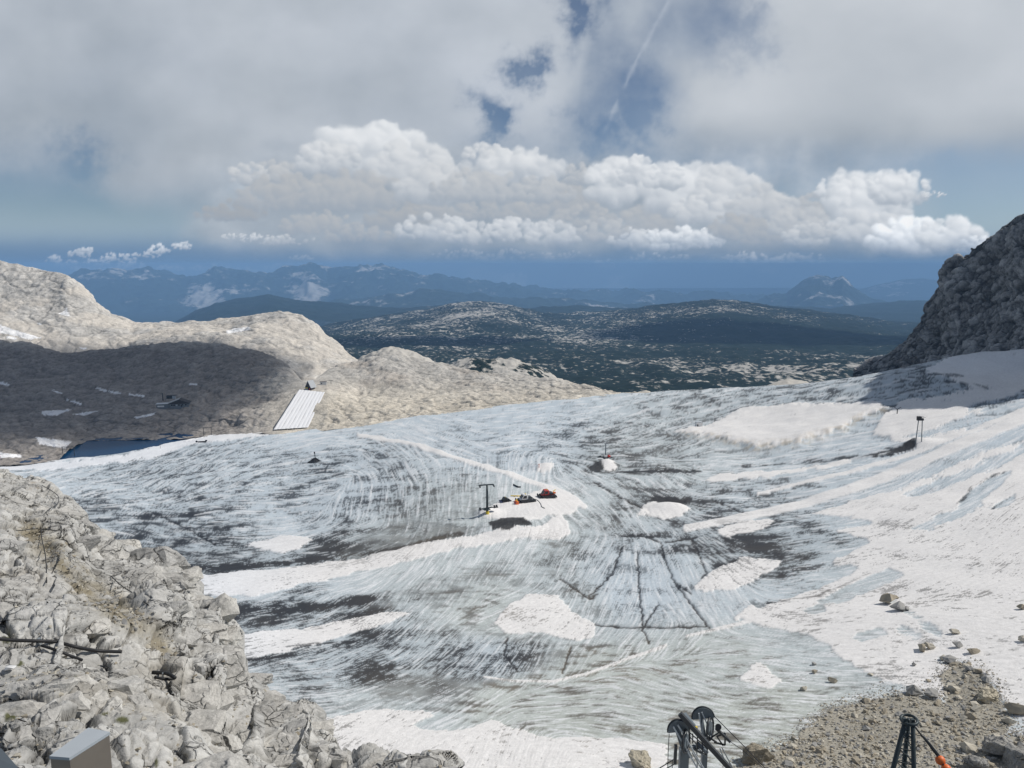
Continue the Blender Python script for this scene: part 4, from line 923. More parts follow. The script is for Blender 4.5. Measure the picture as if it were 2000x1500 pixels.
# clouds overhead, out of the frame, that shade the left slope, the outcrop and parts of the plateau
vm = bpy.data.materials.new('cloud_vapour'); vm.use_nodes = True
vm.node_tree.nodes.remove(vm.node_tree.nodes['Principled BSDF'])
vs = nm(vm, 'ShaderNodeVolumePrincipled'); vs.inputs['Color'].default_value = (.98, .98, .98, 1); vs.inputs['Density'].default_value = .021
vm.node_tree.links.new(vs.outputs[0], vm.node_tree.nodes['Material Output'].inputs['Volume'])
vm2 = vm.copy(); vm2.node_tree.nodes['Principled Volume'].inputs['Density'].default_value = .006
def cloud(target, h, r, seed, label, mat=vm):
    t = Vector(target); k = h / SUN.z
    ctr = t + SUN * k
    bm = bmesh.new(); bmesh.ops.create_icosphere(bm, subdivisions=5, radius=1)
    v = np.array([p.co[:] for p in bm.verts])
    dsp = 1 + .42 * fbm3(v[:, 0] * 1.7 + seed, v[:, 1] * 1.7, v[:, 2] * 1.7, 4, seed)
    for p, q in zip(bm.verts, dsp): p.co *= float(q)
    me = bpy.data.meshes.new('cloud'); bm.to_mesh(me); bm.free(); me.materials.append(mat)
    o = bpy.data.objects.new('cloud', me); col.objects.link(o)
    o.location = ctr; o.scale = r
    o['kind'] = 'structure'
    return o
cloud((-560, 800, CAMZ - 120), 720, (330, 215, 70), 3, '')
cloud((-10, 20, CAMZ - 8), 430, (46, 42, 16), 5, '', vm2)  # small unseen cloud, added and sized only to dim the sun on the outcrop
cloud((1500, 4700, CAMZ - 420), 2900, (1100, 800, 200), 7, '')
cloud((-700, 4200, CAMZ - 400), 2900, (900, 420, 150), 9, '')
# ================================================================== OBJECT HELPERS
def paint(name, c, rough=.5, metal=0.0, var=.12, scale=3.0, bump=0.0):
    m = bpy.data.materials.new(name); m.use_nodes = True
    L = m.node_tree.links; b = m.node_tree.nodes['Principled BSDF']
    tc = nm(m, 'ShaderNodeTexCoord'); no = nm(m, 'ShaderNodeTexNoise'); no.inputs['Scale'].default_value = scale; no.inputs['Detail'].default_value = 5
    L.new(tc.outputs['Object'], no.inputs['Vector'])
    mx = nm(m, 'ShaderNodeMix', data_type='RGBA')
    mx.inputs[6].default_value = (*[v * (1 - var) for v in c], 1); mx.inputs[7].default_value = (*[min(v * (1 + var), 1) for v in c], 1)
    L.new(no.outputs['Fac'], mx.inputs[0]); L.new(mx.outputs[2], b.inputs['Base Color'])
    b.inputs['Roughness'].default_value = rough; b.inputs['Metallic'].default_value = metal
    if bump:
        bp = nm(m, 'ShaderNodeBump'); bp.inputs['Distance'].default_value = bump; L.new(no.outputs['Fac'], bp.inputs['Height']); L.new(bp.outputs[0], b.inputs['Normal'])
    return m
M = dict(
 black=paint('black_rubber', (.016, .016, .018), .6), red=paint('red_paint', (.48, .03, .02), .35), white=paint('white_paint', (.75, .75, .74), .4),
 glass=paint('dark_glass', (.012, .016, .02), .12), orange=paint('orange_paint', (.75, .16, .03), .5), yellow=paint('yellow_paint', (.75, .56, .04), .5),
 navy=paint('navy_paint', (.02, .03, .13), .4), steel=paint('dark_green_steel', (.035, .05, .055), .5, .2), galv=paint('galvanised_steel', (.34, .37, .39), .45, .4),
 slate=paint('blue_grey_paint', (.12, .145, .165), .5), dgrey=paint('charcoal_steel', (.03, .034, .038), .5), pale=paint('pale_grey_steel', (.48, .52, .55), .45),
 brush=paint('brushed_aluminium', (.55, .55, .55), .28, .9, .05, 9), wood=paint('dark_wood', (.045, .04, .04), .8), roof=paint('grey_sheet_roof', (.32, .34, .36), .5, .2),
 wall=paint('grey_wall', (.20, .22, .24), .8), rope=paint('dark_rope', (.02, .02, .022), .6), fleece=paint('white_fleece', (.86, .86, .87), .95, 0, .04, .3),
 cone=paint('black_sheet', (.014, .016, .02), .7), bag=paint('pale_bag', (.7, .68, .66), .8))
class MB:
    def __init__(s): s.bm = bmesh.new()
    def hull(s, pts):
        vs = [s.bm.verts.new(p) for p in pts]; bmesh.ops.convex_hull(s.bm, input=vs); return s
    def box(s, c, d, rz=0.0, rx=0.0, ry=0.0):
        mt = Matrix.Translation(Vector(c)) @ Matrix.Rotation(rz, 4, 'Z') @ Matrix.Rotation(ry, 4, 'Y') @ Matrix.Rotation(rx, 4, 'X') @ Matrix.Diagonal((*d, 1))
        bmesh.ops.create_cube(s.bm, size=1, matrix=mt); return s
    def beam(s, p, q, w, h=None):
        p = Vector(p); q = Vector(q); d = q - p; h = h or w
        mt = Matrix.Translation((p + q) / 2) @ d.to_track_quat('Z', 'Y').to_matrix().to_4x4() @ Matrix.Diagonal((w, h, d.length, 1))
        bmesh.ops.create_cube(s.bm, size=1, matrix=mt); return s
    def tube(s, p, q, r, r2=None, n=10):
        p = Vector(p); q = Vector(q); d = q - p
        mt = Matrix.Translation((p + q) / 2) @ d.to_track_quat('Z', 'Y').to_matrix().to_4x4()
        bmesh.ops.create_cone(s.bm, cap_ends=True, segments=n, radius1=r, radius2=r if r2 is None else r2, depth=d.length, matrix=mt); return s
    def path(s, pts, r, n=8):
        pts = [Vector(p) for p in pts]; rings = []
        for i, p in enumerate(pts):
            t = (pts[min(i + 1, len(pts) - 1)] - pts[max(i - 1, 0)]).normalized()
            a = t.cross(Vector((.13, .2, .97))).normalized(); b = t.cross(a)
            rings.append([s.bm.verts.new(p + a * (r * math.cos(k * 2 * math.pi / n)) + b * (r * math.sin(k * 2 * math.pi / n))) for k in range(n)])
        for A, B in zip(rings[:-1], rings[1:]):
            for k in range(n): s.bm.faces.new((A[k], A[(k + 1) % n], B[(k + 1) % n], B[k]))
        s.bm.faces.new(rings[0]); s.bm.faces.new(rings[-1][::-1]); return s
    def prism(s, prof, y0, y1):
        a = [s.bm.verts.new((x, y0, z)) for x, z in prof]; b = [s.bm.verts.new((x, y1, z)) for x, z in prof]
        s.bm.faces.new(a); s.bm.faces.new(b[::-1]); n = len(prof)
        for i in range(n): s.bm.faces.new((a[i], b[i], b[(i + 1) % n], a[(i + 1) % n]))
        return s
    def ball(s, c, r, sub=2):
        bmesh.ops.create_icosphere(s.bm, subdivisions=sub, radius=r, matrix=Matrix.Translation(Vector(c))); return s
    def build(s, name, mat, parent=None, smooth=False, bevel=0.0):
        bmesh.ops.recalc_face_normals(s.bm, faces=s.bm.faces)
        if bevel: bmesh.ops.bevel(s.bm, geom=[e for e in s.bm.edges], offset=bevel, segments=2, affect='EDGES', profile=.6)
        me = bpy.data.meshes.new(name); s.bm.to_mesh(me); s.bm.free()
        for p in me.polygons: p.use_smooth = smooth
        me.materials.append(mat if not isinstance(mat, str) else M[mat])
        o = bpy.data.objects.new(name, me); col.objects.link(o)
        if parent: o.parent = parent
        return o
def tag(o, label, cat, group=None):
    o['label'] = label; o['category'] = cat
    if group: o['group'] = group
    return o
def thing(name, label, cat, loc=(0, 0, 0), rz=0.0, group=None):
    o = bpy.data.objects.new(name, None); col.objects.link(o); o.empty_display_size = .2
    o.location = loc; o.rotation_euler = (0, 0, rz)
    return tag(o, label, cat, group)
def on_ice(a, b, lift=0.0):
    """the point of the finished ice surface seen at a pixel"""
    j = int(np.argmin((PX2 - a) ** 2 + (PY2 - b) ** 2)); k = np.unravel_index(j, gX.shape)
    return Vector((float(gX[k]), float(gY[k]), float(gZ[k]) + lift))
PX2, PY2 = proj(gX, gY, gZ)

# ================================================================== STONES AND BOULDERS
def rock_mesh(seed, n=16, flat=.7, sub=0, noise=0.0):
    rr = random.Random(seed); bm = bmesh.new()
    vs = []
    for _ in range(n):
        v = Vector((rr.gauss(0, 1), rr.gauss(0, 1), rr.gauss(0, 1))).normalized() * rr.uniform(.75, 1.05)
        vs.append(bm.verts.new((v.x * .55, v.y * .5, v.z * .5 * flat)))
    res = bmesh.ops.convex_hull(bm, input=vs)
    bmesh.ops.delete(bm, geom=[g for g in res['geom_interior'] if isinstance(g, bmesh.types.BMVert)], context='VERTS')
    if sub:
        bmesh.ops.subdivide_edges(bm, edges=bm.edges[:], cuts=sub, use_grid_fill=True)
        bmesh.ops.triangulate(bm, faces=bm.faces[:])
        q = np.array([v.co[:] for v in bm.verts]) * 4.5 + np.array([seed % 97, 0, 0])
        k = 1 + noise * fbm3(q[:, 0], q[:, 1], q[:, 2], 3, seed)
        for v, w in zip(bm.verts, k): v.co *= float(w)
    me = bpy.data.meshes.new('stone'); bm.to_mesh(me); bm.free()
    return me
def stone_material(name, c, sc=2.0):
    m = paint(name, c, .95, 0, .3, sc, .12); m.node_tree.nodes['Principled BSDF'].inputs['Specular IOR Level'].default_value = .1
    return m
ms_brown = stone_material('brown_stone', (.36, .32, .25)); ms_grey = stone_material('grey_stone', (.33, .325, .31)); ms_pale = stone_material('pale_stone', (.50, .465, .39))
SM = []
for k in range(14):
    me = rock_mesh(900 + k, 13 + k % 4, .75, 2, .22); me.materials.append((ms_brown, ms_grey, ms_brown, ms_pale)[k % 4]); SM.append(me)
def put_stone(name, me, p, size, rz, tilt, label, cat, group, sink=.25):
    o = bpy.data.objects.new(name, me); col.objects.link(o)
    o.location = (p[0], p[1], p[2] + size * (.35 - sink)); o.rotation_euler = (tilt, tilt * .7, rz); o.scale = (size, size * random.uniform(.75, 1.05), size * random.uniform(.75, 1.1))
    return tag(o, label, cat, group)
BIG = [(1250,1484,50,'pale','big pale boulder with a yellowish face beside the cableway support'),(1479,1476,62,'brown','big flat brown boulder on the scree edge beside the cableway ropes'),
 (1925,1360,44,'pale','big tan boulder where the upper scree tongue meets the snow'),(1952,1462,58,'grey','large sharp grey block in the dark rubble heap'),(1988,1482,64,'grey','broad grey slab leaning in the dark rubble heap'),(1905,1492,44,'grey','grey block at the foot of the dark rubble heap')]
for k, (a, b, s, kind, lab) in enumerate(BIG):
    p = on_ice(a, b + s * .2); sl = (p - cam.location).length
    me = rock_mesh(40 + k, 22, .8, 7, .34); me.materials.append(cracked_material('boulder_' + kind, (.6, 2.4), (.18, .06), False, {'pale': (.50, .46, .37), 'brown': (.36, .32, .25), 'grey': (.33, .325, .31)}[kind], .2, joint=.35))
    put_stone('boulder', me, p, s / F * sl * .9, random.uniform(0, 6), random.uniform(-.2, .2), lab, 'boulder', None, .12)
SNOWB = [(1735,1174,30),(1754,1189,27),(1768,1190,12),(1748,1168,12),(1799,1266,24),(1814,1264,18),(1869,1261,17),(1900,1273,19),(1854,1291,22),(1842,1287,14),(1785,1351,26),(1819,1356,24),(1864,1236,16),(1909,1310,14),(1926,1327,18),(1920,1322,12),(1985,1387,34),(1968,1410,24),(1996,1187,14),(1999,1251,16),(1851,1346,13),(1626,1330,16),(1568,1345,16),(1592,1313,11),(1590,1297,10),(1812,1330,10),(1700,1318,10),(1786,1298,9),(1893,1298,9)]
for a, b, s in SNOWB:
    p = on_ice(a, b + s * .15); sl = (p - cam.location).length
    put_stone('boulder', random.choice(SM), p, s / F * sl * 1.05, random.uniform(0, 6), random.uniform(-.3, .3), 'dark-sided stone melted into the bare snow slope above the scree', 'boulder', 'stones lying on the snow slope', .12)
rr = np.random.default_rng(77)
cand = []
while len(cand) < 250:
    a, b = rr.uniform(1420, 2010), rr.uniform(1290, 1500)
    if inpoly(np.array([a]), np.array([b]), SCREE)[0]: cand.append((a, b))
for a, b in cand:
    p = on_ice(a, b); sl = (p - cam.location).length
    s = float(rr.choice([7, 8, 9, 10, 12, 15, 20], p=[.2, .22, .2, .16, .12, .07, .03])) * (1.5 if (a > 1880 and b > 1440) else 1)
    k = int(rr.integers(len(SM))); tone = ('brown', 'grey', 'brown', 'pale')[k % 4]; size = 'small' if s < 9.5 else ('middling' if s < 14 else 'large')
    lab = 'large grey angular block in the dark rubble heap' if (a > 1880 and b > 1440 and tone == 'grey' and s > 14) else f'{size} {tone} angular stone lying in the scree field'
    put_stone('stone', SM[k], p, s / F * sl, rr.uniform(0, 6), rr.uniform(-.4, .4), lab, 'stone', lab.replace('stone', 'stones').replace('block', 'blocks'), .2)
# the rest of the rubble, too small to count
def rubble(name, pts, sizes, mats, parent=None):
    base = [rock_mesh(1200 + k, 9, .8) for k in range(6)]
    VV = []; FF = []; MI = []; off = 0
    for (p, s) in zip(pts, sizes):
        k = int(rr.integers(6)); me = base[k]
        v = np.array([q.co[:] for q in me.vertices]); th = rr.uniform(0, 6.28); c_, s_ = math.cos(th), math.sin(th)
        v = v @ np.array([[c_, -s_, 0], [s_, c_, 0], [0, 0, 1]]).T * s + np.array(p) + np.array([0, 0, s * .12])
        VV.append(v); mi = int(rr.integers(len(mats)))
        for f_ in me.polygons: FF.append([i + off for i in f_.vertices]); MI.append(mi)
        off += len(v)
    me = bpy.data.meshes.new(name); me.from_pydata(np.concatenate(VV).tolist(), [], FF)
    for m_ in mats: me.materials.append(m_)
    me.polygons.foreach_set('material_index', MI)
    o = bpy.data.objects.new(name, me); col.objects.link(o); o['kind'] = 'stuff'
    for b_ in base: bpy.data.meshes.remove(b_)
    return o
pts = []; szs = []
scr_w = (scree > .5)
ii = np.argwhere(scr_w & (PY2 < 1560) & (PX2 < 2060))
for k in rr.choice(len(ii), 8000):
    i, j = ii[k]; w_ = rr.uniform(0, 1)
    pts.append((gX[i, j] + rr.uniform(-.2, .2), gY[i, j] + rr.uniform(-.2, .2), gZ[i, j])); szs.append(float(np.clip(rr.lognormal(-1.35, .5), .12, .7)))
ii = np.argwhere((scree < .5) & (PY2 < 1560) & (blur(scree, 130) > .03) & (PX2 < 2060) & (PX2 > 1250) & (PY2 > 1285))
wgt = blur(scree, 130)[ii[:, 0], ii[:, 1]]; wgt = wgt / wgt.sum()
for k in rr.choice(len(ii), 3000, p=wgt):
    i, j = ii[k]; pts.append((gX[i, j], gY[i, j], gZ[i, j])); szs.append(float(np.clip(rr.lognormal(-1.65, .45), .1, .55)))
rubble('gravel', pts, szs, [ms_brown, ms_grey, ms_pale])
# loose stones on the outcrop
NST = [(330,1263,9),(352,1288,10),(205,1250,8),(140,1180,7),(165,1165,6),(392,1315,26),(350,1302,30),(318,1290,26),(60,1385,30),(105,1385,26),(85,1440,34),(140,1418,26),(45,1360,24),(30,1430,20),(190,1330,16),(25,1320,9),(215,1240,7),(230,1262,9),(125,1130,7),(108,1110,6),(150,1208,7),(410,1330,9),(260,1345,10)]
for a, b, s in NST:
    p = on_near(a, b); sl = (p - cam.location).length
    put_stone('stone', SM[1 + 4 * random.randrange(3)], p, s / F * sl, random.uniform(0, 6), random.uniform(-.3, .3), 'loose flat grey stone lying on the rocky outcrop', 'stone', 'loose stones on the outcrop', .2)
pts = []; szs = []
ii = np.argwhere((NRK[3] > -20) & (NRK[4] < 1510) & (gul[:NF] > .35))
for k in rr.choice(len(ii), 900):
    i, j = ii[k]; pts.append((NRK[0][i, j], NRK[1][i, j], NRK[2][i, j])); szs.append(float(np.clip(rr.lognormal(-2.7, .5), .03, .2)))
ii = np.argwhere((NRK[3] > -20) & (NRK[4] < 1510) & (NRK[4] > 1180))
for k in rr.choice(len(ii), 900):
    i, j = ii[k]; pts.append((NRK[0][i, j], NRK[1][i, j], NRK[2][i, j])); szs.append(float(np.clip(rr.lognormal(-3.0, .5), .02, .12)))
rubble('pebbles', pts, szs, [ms_grey, ms_pale, ms_brown])

# angular blocks that make up the face of the outcrop
mat_block = cracked_material('block_limestone', (.9, 3.2), (.12, .045), False, (.50, .49, .465), .24, joint=.3, gate=(.5, .68))
BM = []
for k in range(12):
    me = rock_mesh(3000 + k, 17 + k % 5, .85, 5, .24); me.materials.append(mat_block); BM.append(me)
AVOID = [([(-40,1243),(20,1250),(75,1252),(150,1264),(238,1275)], 17), ([(82,1261),(160,1289)], 15), ([(299,1313),(342,1326)], 20), ([(60,1040),(120,1095),(190,1160),(260,1215),(320,1262)], 24), ([(98,1470),(170,1430),(215,1440),(200,1500),(120,1520)], 34), ([(0,1470),(30,1500)], 30), ([(15,1037),(135,1034)], 8), ([(82,948),(114,970),(98,1012)], 6)]
rb = np.random.default_rng(5); placed = []
for k in range(9000):
    a, b = rb.uniform(-40, 840), rb.uniform(905, 1540)
    s = float(rb.choice([45, 75, 110, 160], p=[.28, .3, .25, .17])) * (1.15 if a > 250 else .95)
    if b < np.interp(a, t_[:, 0], t_[:, 1]) + s * .22: continue
    if any((a - q[0]) ** 2 + ((b - q[1]) * 1.25) ** 2 < (.36 * (s + q[2])) ** 2 for q in placed): continue
    if any(dline(np.array([a]), np.array([b]), pp)[0] < w + s * .36 for pp, w in AVOID): continue
    placed.append((a, b, s))
    if len(placed) >= 280: break
for a, b, s in placed:
    p = on_near(a, b); sl = (p - cam.location).length; sz = s / F * sl * 1.12
    o = bpy.data.objects.new('rock_block', BM[int(rb.integers(12))]); col.objects.link(o); o.parent = outcrop
    o.location = (p.x, p.y + sz * .16, p.z - sz * .20); o.rotation_euler = (rb.uniform(-.1, .4), rb.uniform(-.3, .15), .5 + math.pi / 2 * int(rb.integers(4)) + rb.uniform(-.22, .22)); o.scale = (sz * rb.uniform(1.0, 1.5), sz * rb.uniform(.9, 1.2), sz * rb.uniform(.6, 1.0))

# ================================================================== THINGS ON THE OUTCROP
# metal box
P = lambda a, b, y: WV(a, b, y)
yb_ = 7.6
def at_z(a, b, z):
    dx, dy, dz = ray(a, b); return WV(a, b, float(z / (dz / dy)))
tl, tr_, fr, fl = at_z(172, 1422, -4.6), at_z(213, 1430, -4.6), at_z(136, 1479, -4.6), at_z(98, 1476, -4.6)
t = thing('metal_box', 'brushed metal box with a flat lid wedged among the outcrop rocks', 'box', tuple((fr + tl) / 2 - Vector((0, 0, .5))))
o0 = Vector(t.location)
top = [tl, tr_, fr, fl]
dn = Vector((0, 0, -.75))
mb = MB(); mb.hull([p - o0 - Vector((0, 0, .012)) for p in top] + [p + dn - o0 for p in top]); mb.build('housing', paint('rock_reflection_metal', (.42, .36, .30), .35, .55, .12, 6), t)  # brown reflection of the rocks painted into the base colour
ctr = sum(top, Vector()) / 4
mb = MB(); mb.hull([ctr + (p - ctr) * 1.03 - o0 for p in top] + [ctr + (p - ctr) * 1.03 - o0 + Vector((0, 0, -.03)) for p in top]); mb.build('lid', 'pale', t)
# bent sheet at the corner
t = thing('metal_sheet', 'blue-grey metal sheet corner beside the outcrop stones', 'sheet', tuple(P(5, 1490, 7.0)))
o0 = Vector(t.location)
q = [P(-60, 1455, 7.2), P(3, 1462, 7.1), P(36, 1500, 6.8), P(30, 1580, 6.4), P(-60, 1580, 6.4)]
mb = MB(); mb.hull([p - o0 for p in q] + [p - o0 + Vector((0, .02, -.05)) for p in q]); mb.build('panel', 'slate', t)
def on_path(pp, lift): return [on_near(a, b, lift) for a, b in pp]
def smooth_path(pts, n=8):
    out = []
    for i in range(len(pts) - 1):
        p0, p1, p2, p3 = pts[max(i - 1, 0)], pts[i], pts[i + 1], pts[min(i + 2, len(pts) - 1)]
        for k in range(n):
            f_ = k / n
            out.append(.5 * (2 * p1 + (p2 - p0) * f_ + (2 * p0 - 5 * p1 + 4 * p2 - p3) * f_ ** 2 + (3 * p1 - p0 - 3 * p2 + p3) * f_ ** 3))
    return out + [pts[-1]]
def even(pp, lift):
    """a cable path whose depth changes evenly between its ends"""
    a, b = on_near(*pp[0]), on_near(*pp[-1]); n_ = len(pp)
    ds = [on_near(*q).y for q in pp]; m_ = [a.y + (b.y - a.y) * k / (n_ - 1) for k in range(n_)]
    return [WV(q[0], q[1], min(d0, d1) - lift) for q, d0, d1 in zip(pp, ds, m_)]
t = thing('water_pipe', 'black plastic pipe with a metal clamp lying across the outcrop', 'pipe', tuple(on_near(75, 1253)))
o0 = Vector(t.location)
pp = smooth_path(even([(-40,1243),(20,1250),(75,1252),(110,1254),(150,1264),(190,1271),(238,1273)], .12))
mb = MB(); mb.path([p - o0 for p in pp], .033); mb.build('tube', 'black', t, True)
pp = smooth_path(even([(82,1261),(110,1270),(138,1281),(160,1289)], .1))
mb = MB(); mb.path([p - o0 for p in pp], .026); mb.build('tube', 'black', t, True)
c_ = WV(76, 1255, even([(75,1252),(80,1252)], .12)[0].y)
mb = MB(); mb.box(c_ - o0, (.05, .09, .16)); mb.box(c_ - o0 + Vector((.03, 0, -.09)), (.07, .07, .05)); mb.build('clamp', 'galv', t)
t = thing('hose_end', 'short curved black hose end poking out between outcrop rocks', 'hose', tuple(on_near(320, 1320)))
o0 = Vector(t.location)
mb = MB(); mb.path([p - o0 for p in smooth_path(even([(299,1313),(315,1314),(328,1316),(342,1324)], .12))], .035)
mb.build('tube', 'black', t, True)
mb = MB(); mb.path([p - o0 for p in smooth_path(even([(303,1322),(315,1325),(335,1326)], .1))], .025); mb.build('tube', 'black', t, True)
mb = MB(); mb.box(WV(318, 1320, even([(317,1320),(320,1320)], .14)[0].y) - o0, (.02, .03, .12)); mb.build('clip', 'galv', t)
for pp, lab in [([(82,948),(100,958),(114,970),(112,985),(98,993),(90,1002),(98,1012),(98,1034)], 'thin black cable looping over the top of the outcrop'), ([(15,1037),(40,1036),(70,1033),(110,1036),(135,1034)], 'thin black cable running level across the upper outcrop'),
    ([(80,1034),(82,1055),(87,1075),(90,1100),(91,1138)], 'thin black cable hanging down beside the brown gully'), ([(92,1176),(105,1183),(125,1194),(146,1206)], 'short thin black cable below the brown gully'), ([(214,1122),(235,1142),(262,1160),(290,1182)], 'thin black cable across the cracked rock rib')]:
    mb = MB(); mb.path(smooth_path(even(pp, .12), 5), .014, 6); o = mb.build('cable', 'rope', None, True); tag(o, lab, 'cable')
for a, b, s, lab in [(20, 1309, .055, 'small round white stone beside the green moss on the outcrop')]:
    p = on_near(a, b); me = rock_mesh(7, 16, .6, 2, .05); me.materials.append(M['white']); put_stone('stone', me, p, .16, .3, 0, lab, 'stone', None, .1)

# ================================================================== CABLEWAY SUPPORT
YC = 80.0
t = thing('cableway_support', 'dark grey cableway support with two half-round rope saddles and wheels', 'cableway support', tuple(WV(1360, 1500, YC) - Vector((0, 0, 4))))
o0 = Vector(t.location)
def c(a, b, dy=0.0): return WV(a, b, YC + dy) - o0
def bms(name, mat, segs, w, parent=t):
    mb = MB()
    for (a, b, d1, e, f_, d2) in segs: mb.beam(c(a, b, d1), c(e, f_, d2), w)
    return mb.build(name, mat, parent)
def saddle(pc, pl, pr, up, dy, th=.35):
    ctr = c(*pc, dy); Rv = (c(*pr, dy) - c(*pl, dy)) / 2; U = c(*up, dy) - ctr
    prof = [ctr + Rv * math.cos(a) + U * math.sin(a) for a in np.linspace(0, math.pi, 17)]
    mb = MB(); mb.hull([p for p in prof] + [p + Vector((0, th, 0)) for p in prof]); s_ = mb.build('saddle', 'slate', t)
    rim = [ctr + Rv * 1.04 * math.cos(a) + U * 1.05 * math.sin(a) + Vector((0, th * .5, 0)) for a in np.linspace(0, math.pi, 17)]
    mb = MB(); mb.path(rim, .09, 6); mb.build('rope_groove', 'dgrey', s_, True)
saddle((1374,1404),(1354,1405),(1396,1401),(1371,1383), 2.2)
saddle((1326,1430),(1306,1432),(1347,1428),(1323,1408), -.8)
bms('strut', 'pale', [(1365,1393,2.0,1376,1462,2.2)], .14); bms('strut', 'pale', [(1371,1391,2.0,1391,1438,2.0)], .14); bms('strut', 'pale', [(1373,1405,2.0,1373,1445,2.0)], .12)
bms('strut', 'pale', [(1315,1419,-1.0,1364,1504,-1.2)], .16); bms('strut', 'pale', [(1324,1416,-1.0,1376,1504,-1.2)], .16)
mb = MB(); mb.hull([c(1316,1420,-.7), c(1324,1417,-.7), c(1353,1480,-.7), c(1336,1482,-.7), c(1316,1420,-.5), c(1324,1417,-.5), c(1353,1480,-.5), c(1336,1482,-.5)]); mb.build('web_plate', 'slate', t)
mb = MB(); mb.hull([c(1366,1394,2.5), c(1371,1392,2.5), c(1380,1440,2.5), c(1371,1440,2.5), c(1366,1394,2.7), c(1371,1392,2.7), c(1380,1440,2.7), c(1371,1440,2.7)]); mb.build('web_plate', 'slate', t)
def wheel(a, b, dy, r):
    ct = c(a, b, dy); ax = Vector((.86, -.5, .1)).normalized()
    e1_ = ax.cross(Vector((0, 0, 1))).normalized(); e2_ = ax.cross(e1_)
    mb = MB(); mb.path([ct + (e1_ * math.cos(k) + e2_ * math.sin(k)) * r for k in np.linspace(0, 2 * math.pi, 25)], .13, 6); w_ = mb.build('wheel', 'dgrey', t, True)
    mb = MB(); mb.tube(ct - ax * .06, ct + ax * .06, r * .62, n=20); mb.build('hub_plate', 'slate', w_)
    mb = MB()
    for k in range(6):
        v_ = e1_ * math.cos(k * math.pi / 3) + e2_ * math.sin(k * math.pi / 3); mb.beam(ct + v_ * .2, ct + v_ * r, .1)
    mb.build('spokes', 'dgrey', w_)
wheel(1387, 1423, 2.0, 1.25); wheel(1340, 1447, -1.0, 1.25)
mb = MB(); mb.beam(c(1336,1462,.3), c(1336,1462,.3) + Vector((0, 0, -16)), 1.0, .8); mb.build('column', 'slate', t)
mb = MB(); mb.beam(c(1377,1438,2.6), c(1377,1438,2.6) + Vector((0, 0, -16)), .62, .6); mb.build('column', 'slate', t)
mb = MB(); mb.beam(c(1328,1394,-1.6), c(1450,1528,-3.5), .42, .5); mb.build('boom', 'dgrey', t)
mb = MB(); mb.hull([c(1334,1393,-1.2), c(1340,1391,-.4), c(1359,1416,-.6), c(1352,1423,-1.4), c(1334,1396,-1.2), c(1340,1394,-.4), c(1359,1419,-.6), c(1352,1426,-1.4)]); mb.build('boom_cover', 'slate', t)
mb = MB(); mb.box(c(1359,1422,-1.3), (.35, .3, .3)); mb.build('lamp', 'yellow', t)
mb = MB(); mb.beam(c(1398,1422,1.5), c(1427,1449,.8), .28); mb.build('side_arm', 'dgrey', t)
mb = MB(); mb.tube(c(1403,1420,1.3), c(1403,1420,2.1), .36, n=14); mb.build('pulley', 'black', t)
for seg in [(1400,1438,1.5,1416,1432,1.5),(1416,1432,1.5,1416,1455,1.5),(1400,1438,1.5,1412,1456,1.5),(1395,1450,1.5,1416,1455,1.5),(1390,1440,1.8,1408,1428,1.2),(1378,1436,1.8,1400,1450,1.2)]: bms('bracket', 'dgrey', [seg], .16)
for seg in [(1406,1462,1.5,1424,1506,1.2),(1410,1460,1.2,1434,1506,.9),(1352,1470,0,1368,1498,0),(1376,1448,1,1392,1470,1),(1360,1452,.5,1362,1500,.5)]: bms('brace', 'galv', [seg], .13)
mb = MB()
for seg in [(1344,1428,.6,1382,1462,1.2),(1348,1440,-.4,1380,1474,.2),(1350,1460,-.4,1378,1474,.2),(1382,1462,1.2,1380,1475,.2),(1353,1433,.2,1353,1452,.2),(1362,1440,.4,1362,1464,.4),(1372,1450,.8,1372,1474,.3)]: mb.beam(c(seg[0], seg[1], seg[2]), c(seg[3], seg[4], seg[5]), .11)
mb.build('walkway_rail', 'dgrey', t)
mb = MB(); mb.hull([c(1346,1458,.3), c(1364,1448,1.6), c(1384,1468,1.6), c(1378,1476,.2), c(1346,1460,.3), c(1364,1450,1.6), c(1384,1470,1.6), c(1378,1478,.2)]); mb.build('walkway', 'slate', t)
mb = MB(); mb.beam(c(1320,1455,-1), c(1318,1492,-1), .32); mb.build('ladder_post', 'dgrey', t)
mb = MB()
for seg in [(1272,1510,-.5,1318,1482,-.5),(1278,1514,-.5,1318,1492,-.5),(1291,1498,-.5,1291,1516,-.5),(1313,1485,-.5,1313,1510,-.5)]: mb.beam(c(seg[0], seg[1], seg[2]), c(seg[3], seg[4], seg[5]), .08)
mb.build('railing', 'dgrey', t)
mb = MB(); mb.path([c(1307,1433,-.6), c(1305,1470,-.6), c(1302,1570,-.6)], .045, 6); mb.build('rope', 'rope', t)
mb = MB(); mb.path([c(1371,1382,2.4), c(1384,1386,2.4), c(1396,1400,2.4), c(1440,1444,.5), c(1510,1516,-3)], .05, 6); mb.build('rope', 'rope', t)
mb = MB(); mb.path([c(1427,1449,.8), c(1450,1465,-.5), c(1500,1508,-3)], .035, 6); mb.build('rope', 'rope', t)

